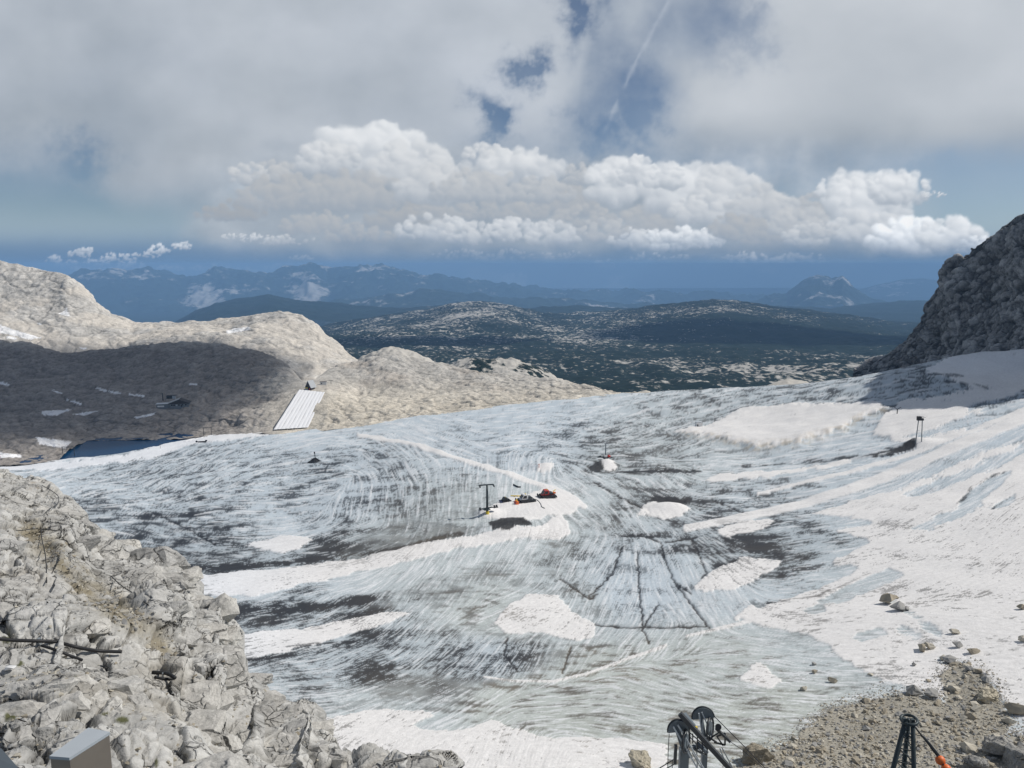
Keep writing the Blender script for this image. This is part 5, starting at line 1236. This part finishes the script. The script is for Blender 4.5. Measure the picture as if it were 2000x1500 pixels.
# ================================================================== LATTICE MAST WITH MARKER BALLS
YM = 62.0
def k_(a, b, dy=0.0): return WV(a, b, YM + dy)
gz = gh(k_(1775, 1500).x, YM)
t = thing('lattice_mast', 'dark green lattice mast carrying a rope with orange marker balls', 'mast', (k_(1775, 1500).x, YM, gz))
o0 = Vector(t.location)
def down(p, q):
    f_ = (p.z - gz + .5) / (p.z - q.z); return p + (q - p) * f_
legs = [(k_(1768,1409), k_(1742,1510)), (k_(1783,1413,-.3), k_(1785,1510,-.6)), (k_(1775,1405,.9), k_(1764,1510,2.2))]
LE = []
for p, q in legs:
    e = down(p, q); LE.append((p, e)); mb = MB(); mb.tube(p - o0, e - o0, .19, .26); mb.build('leg', 'steel', t, True)
for (i, j) in [(0, 1), (1, 2), (0, 2)]:
    nb = 14
    for k in range(1, nb):
        f0 = k / nb; f1_ = (k + .75) / nb
        a0 = LE[i][0].lerp(LE[i][1], f0); b0 = LE[j][0].lerp(LE[j][1], f0); b1 = LE[j][0].lerp(LE[j][1], min(f1_, 1))
        mb = MB(); mb.tube(a0 - o0, b0 - o0, .06, n=6); mb.build('rung', 'steel', t)
        mb = MB(); mb.tube(a0 - o0, b1 - o0, .045, n=6); mb.build('diagonal', 'steel', t)
rc = (legs[0][0] + legs[1][0] + legs[2][0]) / 3 + Vector((0, 0, .15))
mb = MB(); mb.path([rc - o0 + Vector((.62 * math.cos(a), .75 * math.sin(a), .1 * math.cos(a))) for a in np.linspace(0, 2 * math.pi, 21)], .13, 8); mb.build('head_ring', 'steel', t, True)
mb = MB(); mb.box(k_(1766,1407) - o0, (.3, .3, .45)); mb.build('head_cap', 'steel', t); mb = MB(); mb.box(k_(1782,1409) - o0, (.3, .3, .45)); mb.build('head_cap', 'steel', t)
mb = MB(); mb.path([p - o0 for p in smooth_path([k_(1784,1416), k_(1803,1440,-.6), k_(1832,1478,-1.6), k_(1848,1500,-2.2), k_(1900,1580,-4.5)])], .075, 6); mb.build('rope', 'rope', t, True)
mb = MB(); mb.path([p - o0 for p in [k_(1803,1439,-.6), k_(1815,1452,-1.0), k_(1835,1477,-1.7)]], .10, 6); mb.build('rope_clamp', 'dgrey', t)
mb = MB(); mb.path([p - o0 for p in smooth_path([k_(1786,1462,-.4), k_(1793,1457,-.6), k_(1802,1455,-.8), k_(1812,1457,-1.0)])], .03, 6); mb.build('lead_wire', 'rope', t, True)
for a, b, d_, lab in [(1836.5, 1485, -1.8, 'orange marker ball on the rope, next to the lattice mast'), (1848, 1502, -2.3, 'orange marker ball on the rope, the one farther from the lattice mast')]:
    p = k_(a, b, d_); s_ = thing('marker_ball', lab, 'marker ball', tuple(p), 0, 'orange marker balls')
    mb = MB(); mb.ball((0, 0, 0), .40, 3); sh_ = mb.build('shell', 'orange', s_, True)
    ax = Vector((.5, -.25, -.8)).normalized()
    mb = MB(); mb.tube(ax * -.46, ax * -.36, .09); mb.build('clamp', 'dgrey', s_); mb = MB(); mb.tube(ax * .36, ax * .46, .09); mb.build('clamp', 'dgrey', s_)

# ================================================================== SNOW GROOMERS
def groomer(name, label, a, b, rz, paint_, cabp, blade='black', kind='big'):
    p = on_ice(a, b); t = thing(name, label, 'snow groomer', (p.x, p.y, p.z - .12), rz, 'parked snow groomers')
    for sgn in (-1, 1):
        prof = []
        for k in range(13):
            an = -math.pi / 2 + math.pi * k / 12; prof.append((1.95 + .52 * math.cos(an), .55 + .52 * math.sin(an)))
        for k in range(13):
            an = math.pi / 2 + math.pi * k / 12; prof.append((-1.95 + .52 * math.cos(an), .55 + .52 * math.sin(an)))
        mb = MB(); mb.prism(prof, sgn * 1.55 - .62, sgn * 1.55 + .62); tk = mb.build('track', 'black', t)
        mb = MB()
        for k in range(5): mb.tube((-1.8 + .9 * k, sgn * 1.55 - .64, .5), (-1.8 + .9 * k, sgn * 1.55 + .64, .5), .3)
        mb.build('wheels', 'dgrey', tk)
    mb = MB(); mb.prism([(-2.3, .7), (2.1, .7), (2.3, 1.1), (1.9, 1.35), (-2.3, 1.45)], -.95, .95); mb.build('chassis', paint_, t)
    mb = MB(); mb.prism([(-2.2, 1.4), (-.5, 1.4), (-.5, 1.95), (-2.0, 1.85)], -1.25, 1.25); mb.build('engine_deck', 'dgrey', t)
    mb = MB(); mb.prism([(-.5, 1.2), (1.75, 1.2), (1.9, 1.5), (1.15, 2.75), (.9, 2.9), (-.45, 2.85)], -1.2, 1.2); cb = mb.build('cab', cabp, t)
    mb = MB(); mb.hull([(1.86, -1.05, 1.62), (1.86, 1.05, 1.62), (1.26, 1.05, 2.62), (1.26, -1.05, 2.62), (1.78, -1.05, 1.6), (1.78, 1.05, 1.6), (1.2, 1.05, 2.6), (1.2, -1.05, 2.6)]); mb.build('windscreen', 'glass', cb)
    for sgn in (-1, 1):
        mb = MB(); mb.hull([(x, sgn * yy, z) for x, z in [(.0, 1.65), (1.55, 1.65), (1.05, 2.6), (.0, 2.6)] for yy in (1.17, 1.225)]); mb.build('side_window', 'glass', cb)
    mb = MB(); mb.box((0.1, 0, 2.98), (.25, .9, .14)); mb.build('light_bar', 'yellow', cb)
    mb = MB(); mb.prism([(2.9, .1), (3.05, .1), (3.2, .55), (3.1, 1.15), (2.95, 1.15), (3.0, .6)], -2.3, 2.3); bl = mb.build('blade', blade, t)
    mb = MB()
    for sgn in (-1, 1): mb.beam((1.9, sgn * .8, .7), (3.0, sgn * .8, .6), .2)
    mb.build('blade_arms', 'dgrey', t)
    mb = MB(); mb.prism([(-3.3, .25), (-2.7, .25), (-2.6, .8), (-3.1, .95)], -2.0, 2.0); mb.build('tiller', 'dgrey', t)
    mb = MB(); mb.beam((-2.2, 0, 1.0), (-2.9, 0, .6), .3); mb.build('tiller_hitch', 'dgrey', t)
    return t
g1 = groomer('snow_groomer', 'red snow groomer with black blade parked on the snow pad', 1068, 972, R(196), 'red', 'red')
mb = MB(); mb.box((-2.6, .6, 1.7), (.9, .8, .5)); mb.build('winch', 'orange', g1); mb = MB(); mb.beam((-2.2, 0, 2.0), (-3.4, -.4, 2.5), .22); mb.build('crane_arm', 'yellow', g1)
g2 = groomer('snow_groomer', 'white snow groomer standing between an orange and a yellow implement', 1026, 980, R(200), 'white', 'white')
mb = MB(); mb.tube((-.3, 1.0, 2.8), (-.3, 1.0, 4.0), .05); mb.build('antenna', 'dgrey', g2)
g3 = groomer('snow_groomer', 'small dark snow groomer with a navy blue blade beside the lift tower', 988, 979, R(205), 'black', 'dgrey', 'navy')
g3.scale = (.68, .68, .68); g1.scale = g2.scale = (1.12, 1.12, 1.12)
p = on_ice(1008, 985)
t = thing('snow_blower', 'orange snow blower attachment in front of the white groomer', 'snow blower', tuple(p), R(200))
mb = MB(); mb.prism([(-.5, 0), (.45, 0), (.6, .5), (.3, 1.2), (-.5, 1.2)], -1.2, 1.2); mb.build('housing', 'orange', t)
mb = MB(); mb.tube((.5, -1.1, .5), (.5, 1.1, .5), .35, n=12); mb.build('auger', 'red', t); mb = MB(); mb.tube((-.1, .2, 1.1), (.1, .2, 2.0), .22); mb.build('chute', 'yellow', t)
p = on_ice(1008, 969)
t = thing('snow_plough', 'yellow plough blade lying on the snow behind the white groomer', 'plough', tuple(p), R(178))
mb = MB(); mb.prism([(-.1, 0), (.1, 0), (.3, .4), (.2, .8), (.0, .8), (.1, .4)], -.001, .001 + 0); mb.bm.free(); mb = MB()
mb.hull([(-2.4, -.1, .1), (2.4, -.1, .1), (2.4, .2, .5), (-2.4, .2, .5), (-2.4, .1, .05), (2.4, .1, .05), (2.4, .45, .45), (-2.4, .45, .45)]); mb.build('blade', 'yellow', t)
mb = MB(); mb.beam((-1, .2, .25), (-.6, 1.0, .2), .2); mb.beam((1, .2, .25), (.6, 1.0, .2), .2); mb.build('push_frame', 'yellow', t)
mb = MB(); mb.path(smooth_path([on_ice(*q, .12) for q in [(1042,975),(1050,978),(1056,985),(1058,990),(1064,993)]]), .12, 6); o = mb.build('hose', 'steel', None, True); tag(o, 'dark hose lying on the snow pad behind the white groomer', 'hose')
mb = MB(); mb.path([on_ice(*q, .3) for q in [(1003,948),(1008,950),(1013,953),(1016,953)]], .32, 6); o = mb.build('pipe_bundle', 'dgrey', None); tag(o, 'dark pipe bundle lying on the ice above the groomers', 'pipe')

# ================================================================== LIFT TOWERS
p = on_ice(951, 1001)
t = thing('lift_tower', 'tall dark T-shaped lift tower with yellow base pad beside the groomers', 'lift tower', (p.x, p.y, p.z - .5), R(12))
mb = MB(); mb.tube((0, 0, 0), (0, 0, 11.4), .48, .36, 12); mb.build('column', 'steel', t, True)
mb = MB(); mb.box((-.2, 0, 11.5), (5.2, .45, .4)); mb.build('crossarm', 'steel', t)
for x in (-2.8, 2.4):
    mb = MB(); mb.box((x, 0, 11.2), (.5, 2.6, .3)); sh_ = mb.build('sheave_frame', 'dgrey', t)
    mb = MB()
    for k in range(4): mb.tube((x - .12, -1.05 + .7 * k, 11.0), (x + .12, -1.05 + .7 * k, 11.0), .3, n=10)
    mb.build('sheaves', 'black', sh_)
mb = MB(); mb.box((0, 0, 2.6), (4.6, .8, .3), R(20)); mb.box((-.2, 0, 2.1), (2.4, 1.6, .25), R(20)); mb.build('platform', 'steel', t)
for x, y_ in ((-2.8, -.8), (2.9, .9), (3.8, 1.2)):
    mb = MB(); mb.tube((x - .3, y_, 2.6), (x + .3, y_, 2.7), .6, n=12); mb.box((x, y_, 2.3), (1.2, .3, .2)); mb.build('tow_reel', 'dgrey', t)
mb = MB(); mb.tube((.1, 0, .1), (.1, 0, 1.4), .62, n=12); mb.build('base_pad', 'yellow', t)
p = on_ice(1183, 901)
t = thing('lift_tower', 'slim grey lift tower with a low platform on a white snow cone', 'lift tower', (p.x, p.y, p.z - .5), 0)
mb = MB(); mb.tube((0, 0, 0), (0, 0, 10.2), .32, .26, 10); mb.build('column', 'slate', t, True)
mb = MB(); mb.box((0, 0, 10.2), (2.0, .25, .2)); mb.build('crossarm', 'slate', t)
mb = MB(); mb.box((-.3, 0, 2.9), (8.0, 1.0, .35)); mb.box((-3.2, 0, 3.2), (1.8, 1.0, .5), 0, 0, R(-18)); mb.build('platform', 'dgrey', t)
mb = MB(); mb.hull([(-2.0, -.4, 2.8), (2.0, -.4, 2.8), (.5, -.4, 1.6), (-.5, -.4, 1.6), (-2, .4, 2.8), (2, .4, 2.8), (.5, .4, 1.6), (-.5, .4, 1.6)]); mb.build('bracket', 'dgrey', t)
p2 = Vector((p.x, p.y, p.z - .5))
mb = MB(); mb.ball((0, 0, .55), .75, 2); mb.ball((.5, 0, .4), .55, 2); o = mb.build('kit_bag', 'red', None, True); o.location = p2 + Vector((1.7, -.2, 2.95)); tag(o, 'red bag lying on the low platform of the slim lift tower', 'bag')
mb = MB(); mb.box((0, 0, .45), (1.5, .8, .9)); mb.box((0, 0, .95), (1.56, .86, .12)); o = mb.build('white_crate', 'white', None); o.location = p2 + Vector((.0, -.55, 3.06)); tag(o, 'white crate standing on the low platform beside the red bag', 'crate')
p = on_ice(617, 902)
t = thing('lift_tower', 'short leaning lift tower on a dark covered mound in the ringed ice', 'lift tower', (p.x, p.y, p.z - .6))
mb = MB(); mb.tube((.2, 0, 0), (-.3, 0, 6.0), .25, .2, 8); mb.build('column', 'steel', t)
mb = MB(); mb.tube((-.3, 0, 5.5), (-.4, 0, 6.5), .42, n=8); mb.build('head', 'dgrey', t)
mb = MB(); mb.beam((0, 0, 1.6), (-2.2, 0, 2.5), .25); mb.beam((0, 0, 1.6), (1.6, 0, 2.2), .25); mb.build('platform', 'dgrey', t)
mb = MB()
pc_ = on_ice(616, 907)
bmesh.ops.create_cone(mb.bm, cap_ends=True, segments=14, radius1=5.4, radius2=.5, depth=3.6, matrix=Matrix.Translation((0, 0, 1.2)))
for v in mb.bm.verts: v.co += Vector((random.uniform(-.4, .4), random.uniform(-.4, .4), random.uniform(-.25, .25)))
o = mb.build('cover_sheet', 'cone', None); o.location = Vector((p.x, p.y - 1.0, p.z - .6)); tag(o, 'black sheet draped over the mound under the short leaning lift tower', 'cover')
p = on_ice(1792, 866)
t = thing('lift_tower', 'tall two-legged lift tower with a machine head on the snow slope', 'lift tower', (p.x, p.y, p.z - .8))
sl = (p - cam.location).length / F
H_ = 49 * sl
for x0, x1 in ((-5 * sl, -3 * sl), (5.5 * sl, 3.5 * sl)):
    mb = MB(); mb.tube((x0, 0, 0), (x1, 0, H_ * .86), .22, .2, 8); mb.build('leg', 'slate', t)
mb = MB(); mb.box((0, 0, H_ * .87), (10 * sl, .5, .35)); mb.build('crossarm', 'dgrey', t)
mb = MB(); mb.box((-.6, 0, H_ * .94), (1.8, 1.2, 1.8)); mb.box((.6, 0, H_ * .90), (1.6, 1.0, 1.0)); mb.build('machine_head', 'black', t)
mb = MB(); mb.box((0, 0, H_ * 1.0), (10 * sl, .15, .12)); mb.box((1.5, 0, H_ * .97), (1.8, .12, .12)); mb.build('rail', 'dgrey', t)
p = on_ice(1752, 808)
t = thing('lift_post', 'small Y-shaped post at the edge of the covered snow depot', 'post', (p.x, p.y, p.z - .4))
mb = MB(); mb.tube((0, 0, 0), (0, 0, 3.2), .25); mb.build('stem', 'dgrey', t)
for q in ((-2.4, 0, 4.6), (2.0, 0, 4.3)):
    mb = MB(); mb.beam((0, 0, 3.0), q, .3); mb.build('arm', 'dgrey', t)
def portal(a, b, w, h, lab, lean=0.0, rz=0.0, pos=None):
    p = pos or on_ice(a, b); sl = (p - cam.location).length / F; w *= sl; h *= sl
    t = thing('portal_frame', lab, 'portal frame', (p.x, p.y, p.z - .4), rz)
    for s_ in (-1, 1):
        mb = MB(); mb.tube((s_ * w / 2 - lean * s_, 0, 0), (s_ * w / 2 + lean * (1 if s_ < 0 else -1) * 0, 0, h), .24, n=8); mb.build('post', 'dgrey', t)
    mb = MB(); mb.box((0, 0, h), (w * 1.15, .4, .45)); mb.build('crossbar', 'dgrey', t)
portal(135, 899, 20, 24, 'dark steel portal frame on the snow shelf by the lake', .4)
portal(404, 842, 14, 16, 'dark steel portal frame on the fleece-covered snow above the lake')
t0 = on_ice(395, 865)
t = thing('lift_carriage', 'black drag-lift carriage lying on the ice below the fleece-covered snow', 'lift carriage', (t0.x, t0.y, t0.z))
mb = MB(); mb.prism([(-3.2, .0), (3.4, .3), (4.2, 1.1), (3.0, 1.0), (-2.6, .7)], -.9, .9); mb.build('frame', 'black', t)
mb = MB(); mb.tube((-4.4, -.3, .6), (-4.4, .3, .6), .8, n=12); mb.build('wheel', 'black', t); mb = MB(); mb.beam((-4.4, 0, .6), (-2.4, 0, .5), .4); mb.build('arm', 'black', t); mb = MB(); mb.box((3.6, 0, 1.5), (1.4, .9, .8)); mb.build('motor', 'black', t)
for a, b, h, lab, mt in [(313, 875, 9, 'thin dark marker pole on the snow shelf beside the lake', 'dgrey'), (1053, 913, 7, 'thin red marker pole on the pale snow mound above the groomers', 'red')]:
    p = on_ice(a, b); hh = h * (p - cam.location).length / F
    t = thing('marker_pole', lab, 'pole', (p.x, p.y, p.z - .3)); mb = MB(); mb.tube((0, 0, 0), (0, 0, hh), .16, .12, 6); mb.build('shaft', mt, t); mb = MB(); mb.tube((0, 0, hh - .02), (0, 0, hh + .3), .26, .26, 6); mb.build('cap', mt, t)
p = on_ice(1365, 833)
t = thing('white_cabin', 'small white cabin standing on the snow beside the covered depot', 'cabin', (p.x, p.y, p.z - .3), R(8))
mb = MB(); mb.box((0, 0, 1.7), (4.2, 3.0, 3.4)); mb.build('wall', 'white', t); mb = MB(); mb.prism([(-2.3, 3.35), (2.3, 3.35), (2.3, 3.6), (0, 3.9), (-2.3, 3.6)], -1.7, 1.7); mb.build('roof', 'pale', t); mb = MB(); mb.box((-1.3, -1.52, 1.2), (.9, .06, 2.0)); mb.build('door', 'dgrey', t)

# ================================================================== HUTS
p = on_rock(345, 790)
t = thing('mountain_hut', 'dark gabled mountain hut with a flat-roofed annex above the lake', 'hut', (p.x, p.y, p.z), R(14))
mb = MB(); mb.box((3, 0, .6), (17, 10, 5.4)); mb.build('wall', 'wall', t)
mb = MB(); mb.hull([(-7, -6.2, 3.2), (13, -6.2, 3.2), (13, 6.2, 3.2), (-7, 6.2, 3.2), (3.2, -6.2, 7.0), (3.2, 6.2, 7.0), (-6.4, -6.2, 2.9), (12.4, -6.2, 2.9)]); mb.build('roof', 'wood', t)
mb = MB(); mb.hull([(-7.2, -6.4, 3.3), (3.1, -6.4, 7.25), (3.1, 6.4, 7.25), (-7.2, 6.4, 3.3), (-7.2, -6.4, 3.5), (3.1, -6.4, 7.45), (3.1, 6.4, 7.45), (-7.2, 6.4, 3.5)]); mb.build('roof_sheet', 'roof', t)
for x in (-3.6, -1.6, .6, 2.8, 6.0, 9.0):
    mb = MB(); mb.box((x, -5.05, 1.6), (1.3, .2, 1.3)); w_ = mb.build('window', 'pale' if x == .6 else 'glass', t); mb = MB(); mb.box((x, -5.1, .85), (1.5, .25, .15)); mb.build('sill', 'pale', w_)
mb = MB(); mb.box((5, -5.05, .9), (1.2, .2, 2.2)); mb.build('door', 'wood', t)
mb = MB(); mb.box((-12, 1, .4), (12, 7, 4.6)); mb.build('annex_wall', 'wall', t); mb = MB(); mb.box((-12, 1, 2.85), (13, 8, .3)); mb.build('annex_roof', 'pale', t); mb = MB(); mb.box((-14, -2.6, .7), (6, .2, 1.4)); mb.build('terrace_rail', 'white', t)
q_ = on_rock(319, 779)
t = thing('antenna_mast', 'dark antenna mast standing behind the hut annex', 'mast', tuple(q_)); mb = MB(); mb.tube((0, 0, -1), (0, 0, 7.5), .5, .4, 6); mb.build('shaft', 'dgrey', t); mb = MB(); mb.box((-1.2, 0, 6.8), (3.0, .2, .3)); mb.build('arm', 'dgrey', t)
q_ = on_rock(338, 776)
t = thing('storage_shed', 'small dark shed with a white end wall above the mountain hut', 'shed', tuple(q_), R(8)); mb = MB(); mb.box((-1.5, 0, .9), (6, 3.5, 3.2)); mb.build('wall', 'dgrey', t); mb = MB(); mb.box((2.4, -.1, 1.0), (2.6, 3.7, 3.4)); mb.build('end_wall', 'pale', t); mb = MB(); mb.box((0, 0, 2.8), (9, 4.2, .3)); mb.build('roof', 'wood', t)
p = on_rock(608, 757)
t = thing('a_frame_hut', 'steep A-frame hut with a yellow board at the top of the fleece ramp', 'hut', (p.x, p.y, p.z - .3), R(-24))
mb = MB(); mb.hull([(-3.3, -3.4, 2.4), (3.3, -3.4, 2.4), (0, -3.4, 8.2), (-3.3, 4, 2.4), (3.3, 4, 2.4), (0, 4, 8.2)]); mb.build('gable', 'wood', t)
mb = MB(); mb.hull([(3.9, -3.9, 1.9), (.1, -3.9, 8.8), (.1, 4.4, 8.8), (3.9, 4.4, 1.9), (3.6, -3.9, 1.8), (-.1, -3.9, 8.6), (-.1, 4.4, 8.6), (3.6, 4.4, 1.8)]); mb.build('roof', 'roof', t)
mb = MB(); mb.hull([(-3.9, -3.9, 1.9), (-.1, -3.9, 8.8), (-.1, 4.4, 8.8), (-3.9, 4.4, 1.9), (-3.6, -3.9, 1.8), (.1, -3.9, 8.6), (.1, 4.4, 8.6), (-3.6, 4.4, 1.8)]); mb.build('roof', 'roof', t)
mb = MB(); mb.box((.4, .2, .4), (5.0, 6.4, 4.6)); mb.build('wall', 'wood', t); mb = MB(); mb.box((-1.6, -4.0, 1.9), (3.0, .15, 1.0)); mb.build('sign_board', 'yellow', t); mb = MB(); mb.box((-1.6, -3.9, .2), (2.8, .2, 2.4)); mb.build('shutter', 'pale', t); mb = MB(); mb.box((1.4, -3.1, .8), (1.2, .2, 2.2)); mb.build('door', 'red', t)
q_ = on_rock(631, 748)
t = thing('container', 'small white container behind the steep A-frame hut', 'container', tuple(q_), R(10)); mb = MB(); mb.box((0, 0, 1.2), (6.5, 3, 3.4)); mb.build('body', 'white', t); mb = MB(); mb.box((-1.6, -1.52, 1.6), (1.2, .08, 1.0)); mb.build('window', 'glass', t); mb = MB(); mb.box((0, 0, 2.98), (6.8, 3.3, .18)); mb.build('roof', 'wood', t)
q_ = on_rock(646, 747)
t = thing('lift_post', 'small dark T-shaped post beside the white container', 'post', tuple(q_)); mb = MB(); mb.tube((0, 0, -.5), (0, 0, 3.4), .22, n=8); mb.build('stem', 'dgrey', t); mb = MB(); mb.box((0, 0, 3.4), (4.4, .4, .35)); mb.build('crossarm', 'dgrey', t)

# ================================================================== FLEECE-COVERED RAMPS
def fleece(label, tl_, tr2, bl_, br_, n, base, lift, rows=26):
    c0 = base((tl_[0] + br_[0]) / 2, (tl_[1] + br_[1]) / 2)
    t = thing('fleece_cover', label, 'fleece cover', tuple(c0))
    ov = np.array(c0[:])
    def pt(u, v):
        a = (tl_[0] + (tr2[0] - tl_[0]) * u) * (1 - v) + (bl_[0] + (br_[0] - bl_[0]) * u) * v
        b = (tl_[1] + (tr2[1] - tl_[1]) * u) * (1 - v) + (bl_[1] + (br_[1] - bl_[1]) * u) * v
        return a, b
    us = np.linspace(0, 1, n * 5 + 1); vs_ = np.linspace(0, 1, rows)
    Q = np.array([[base(*pt(u, v))[:] for u in us] for v in vs_])
    for k in range(3): Q[..., k] = blur(Q[..., k], 7)
    for s_ in range(n):
        sub_ = Q[:, s_ * 5:s_ * 5 + 6] - ov
        jag = random.uniform(-.02, .03)
        v0 = int(rows * random.uniform(0, .05))
        sub_ = sub_[v0:]
        fold_ = np.array([-.12, .0, .06, .09, .06, -.03])[None, :] * (1 + .5 * np.sin(np.arange(len(sub_)) * .9 + s_)[:, None])
        o = grid_object('panel', sub_[..., 0], sub_[..., 1], sub_[..., 2] + lift + fold_ + (.1 if s_ % 2 else 0), M['fleece'], None, None, None)
        o.parent = t
def rock_pt(a, b):
    ys_ = np.linspace(640, 760, 240)
    # distance follows the ramp line itself
    y_ = np.interp(b, [755, 790, 842], [740, 704, 657])
    return WV(a, b, y_)
fleece('long white fleece ramp running up to the steep A-frame hut', (585, 758), (637, 764), (530, 844), (602, 839), 9, rock_pt, .5)
fleece('small white fleece panels over the snow edge above the lake', (388, 838), (428, 842), (352, 868), (402, 860), 6, lambda a, b: on_ice(a, b), .35, 10)
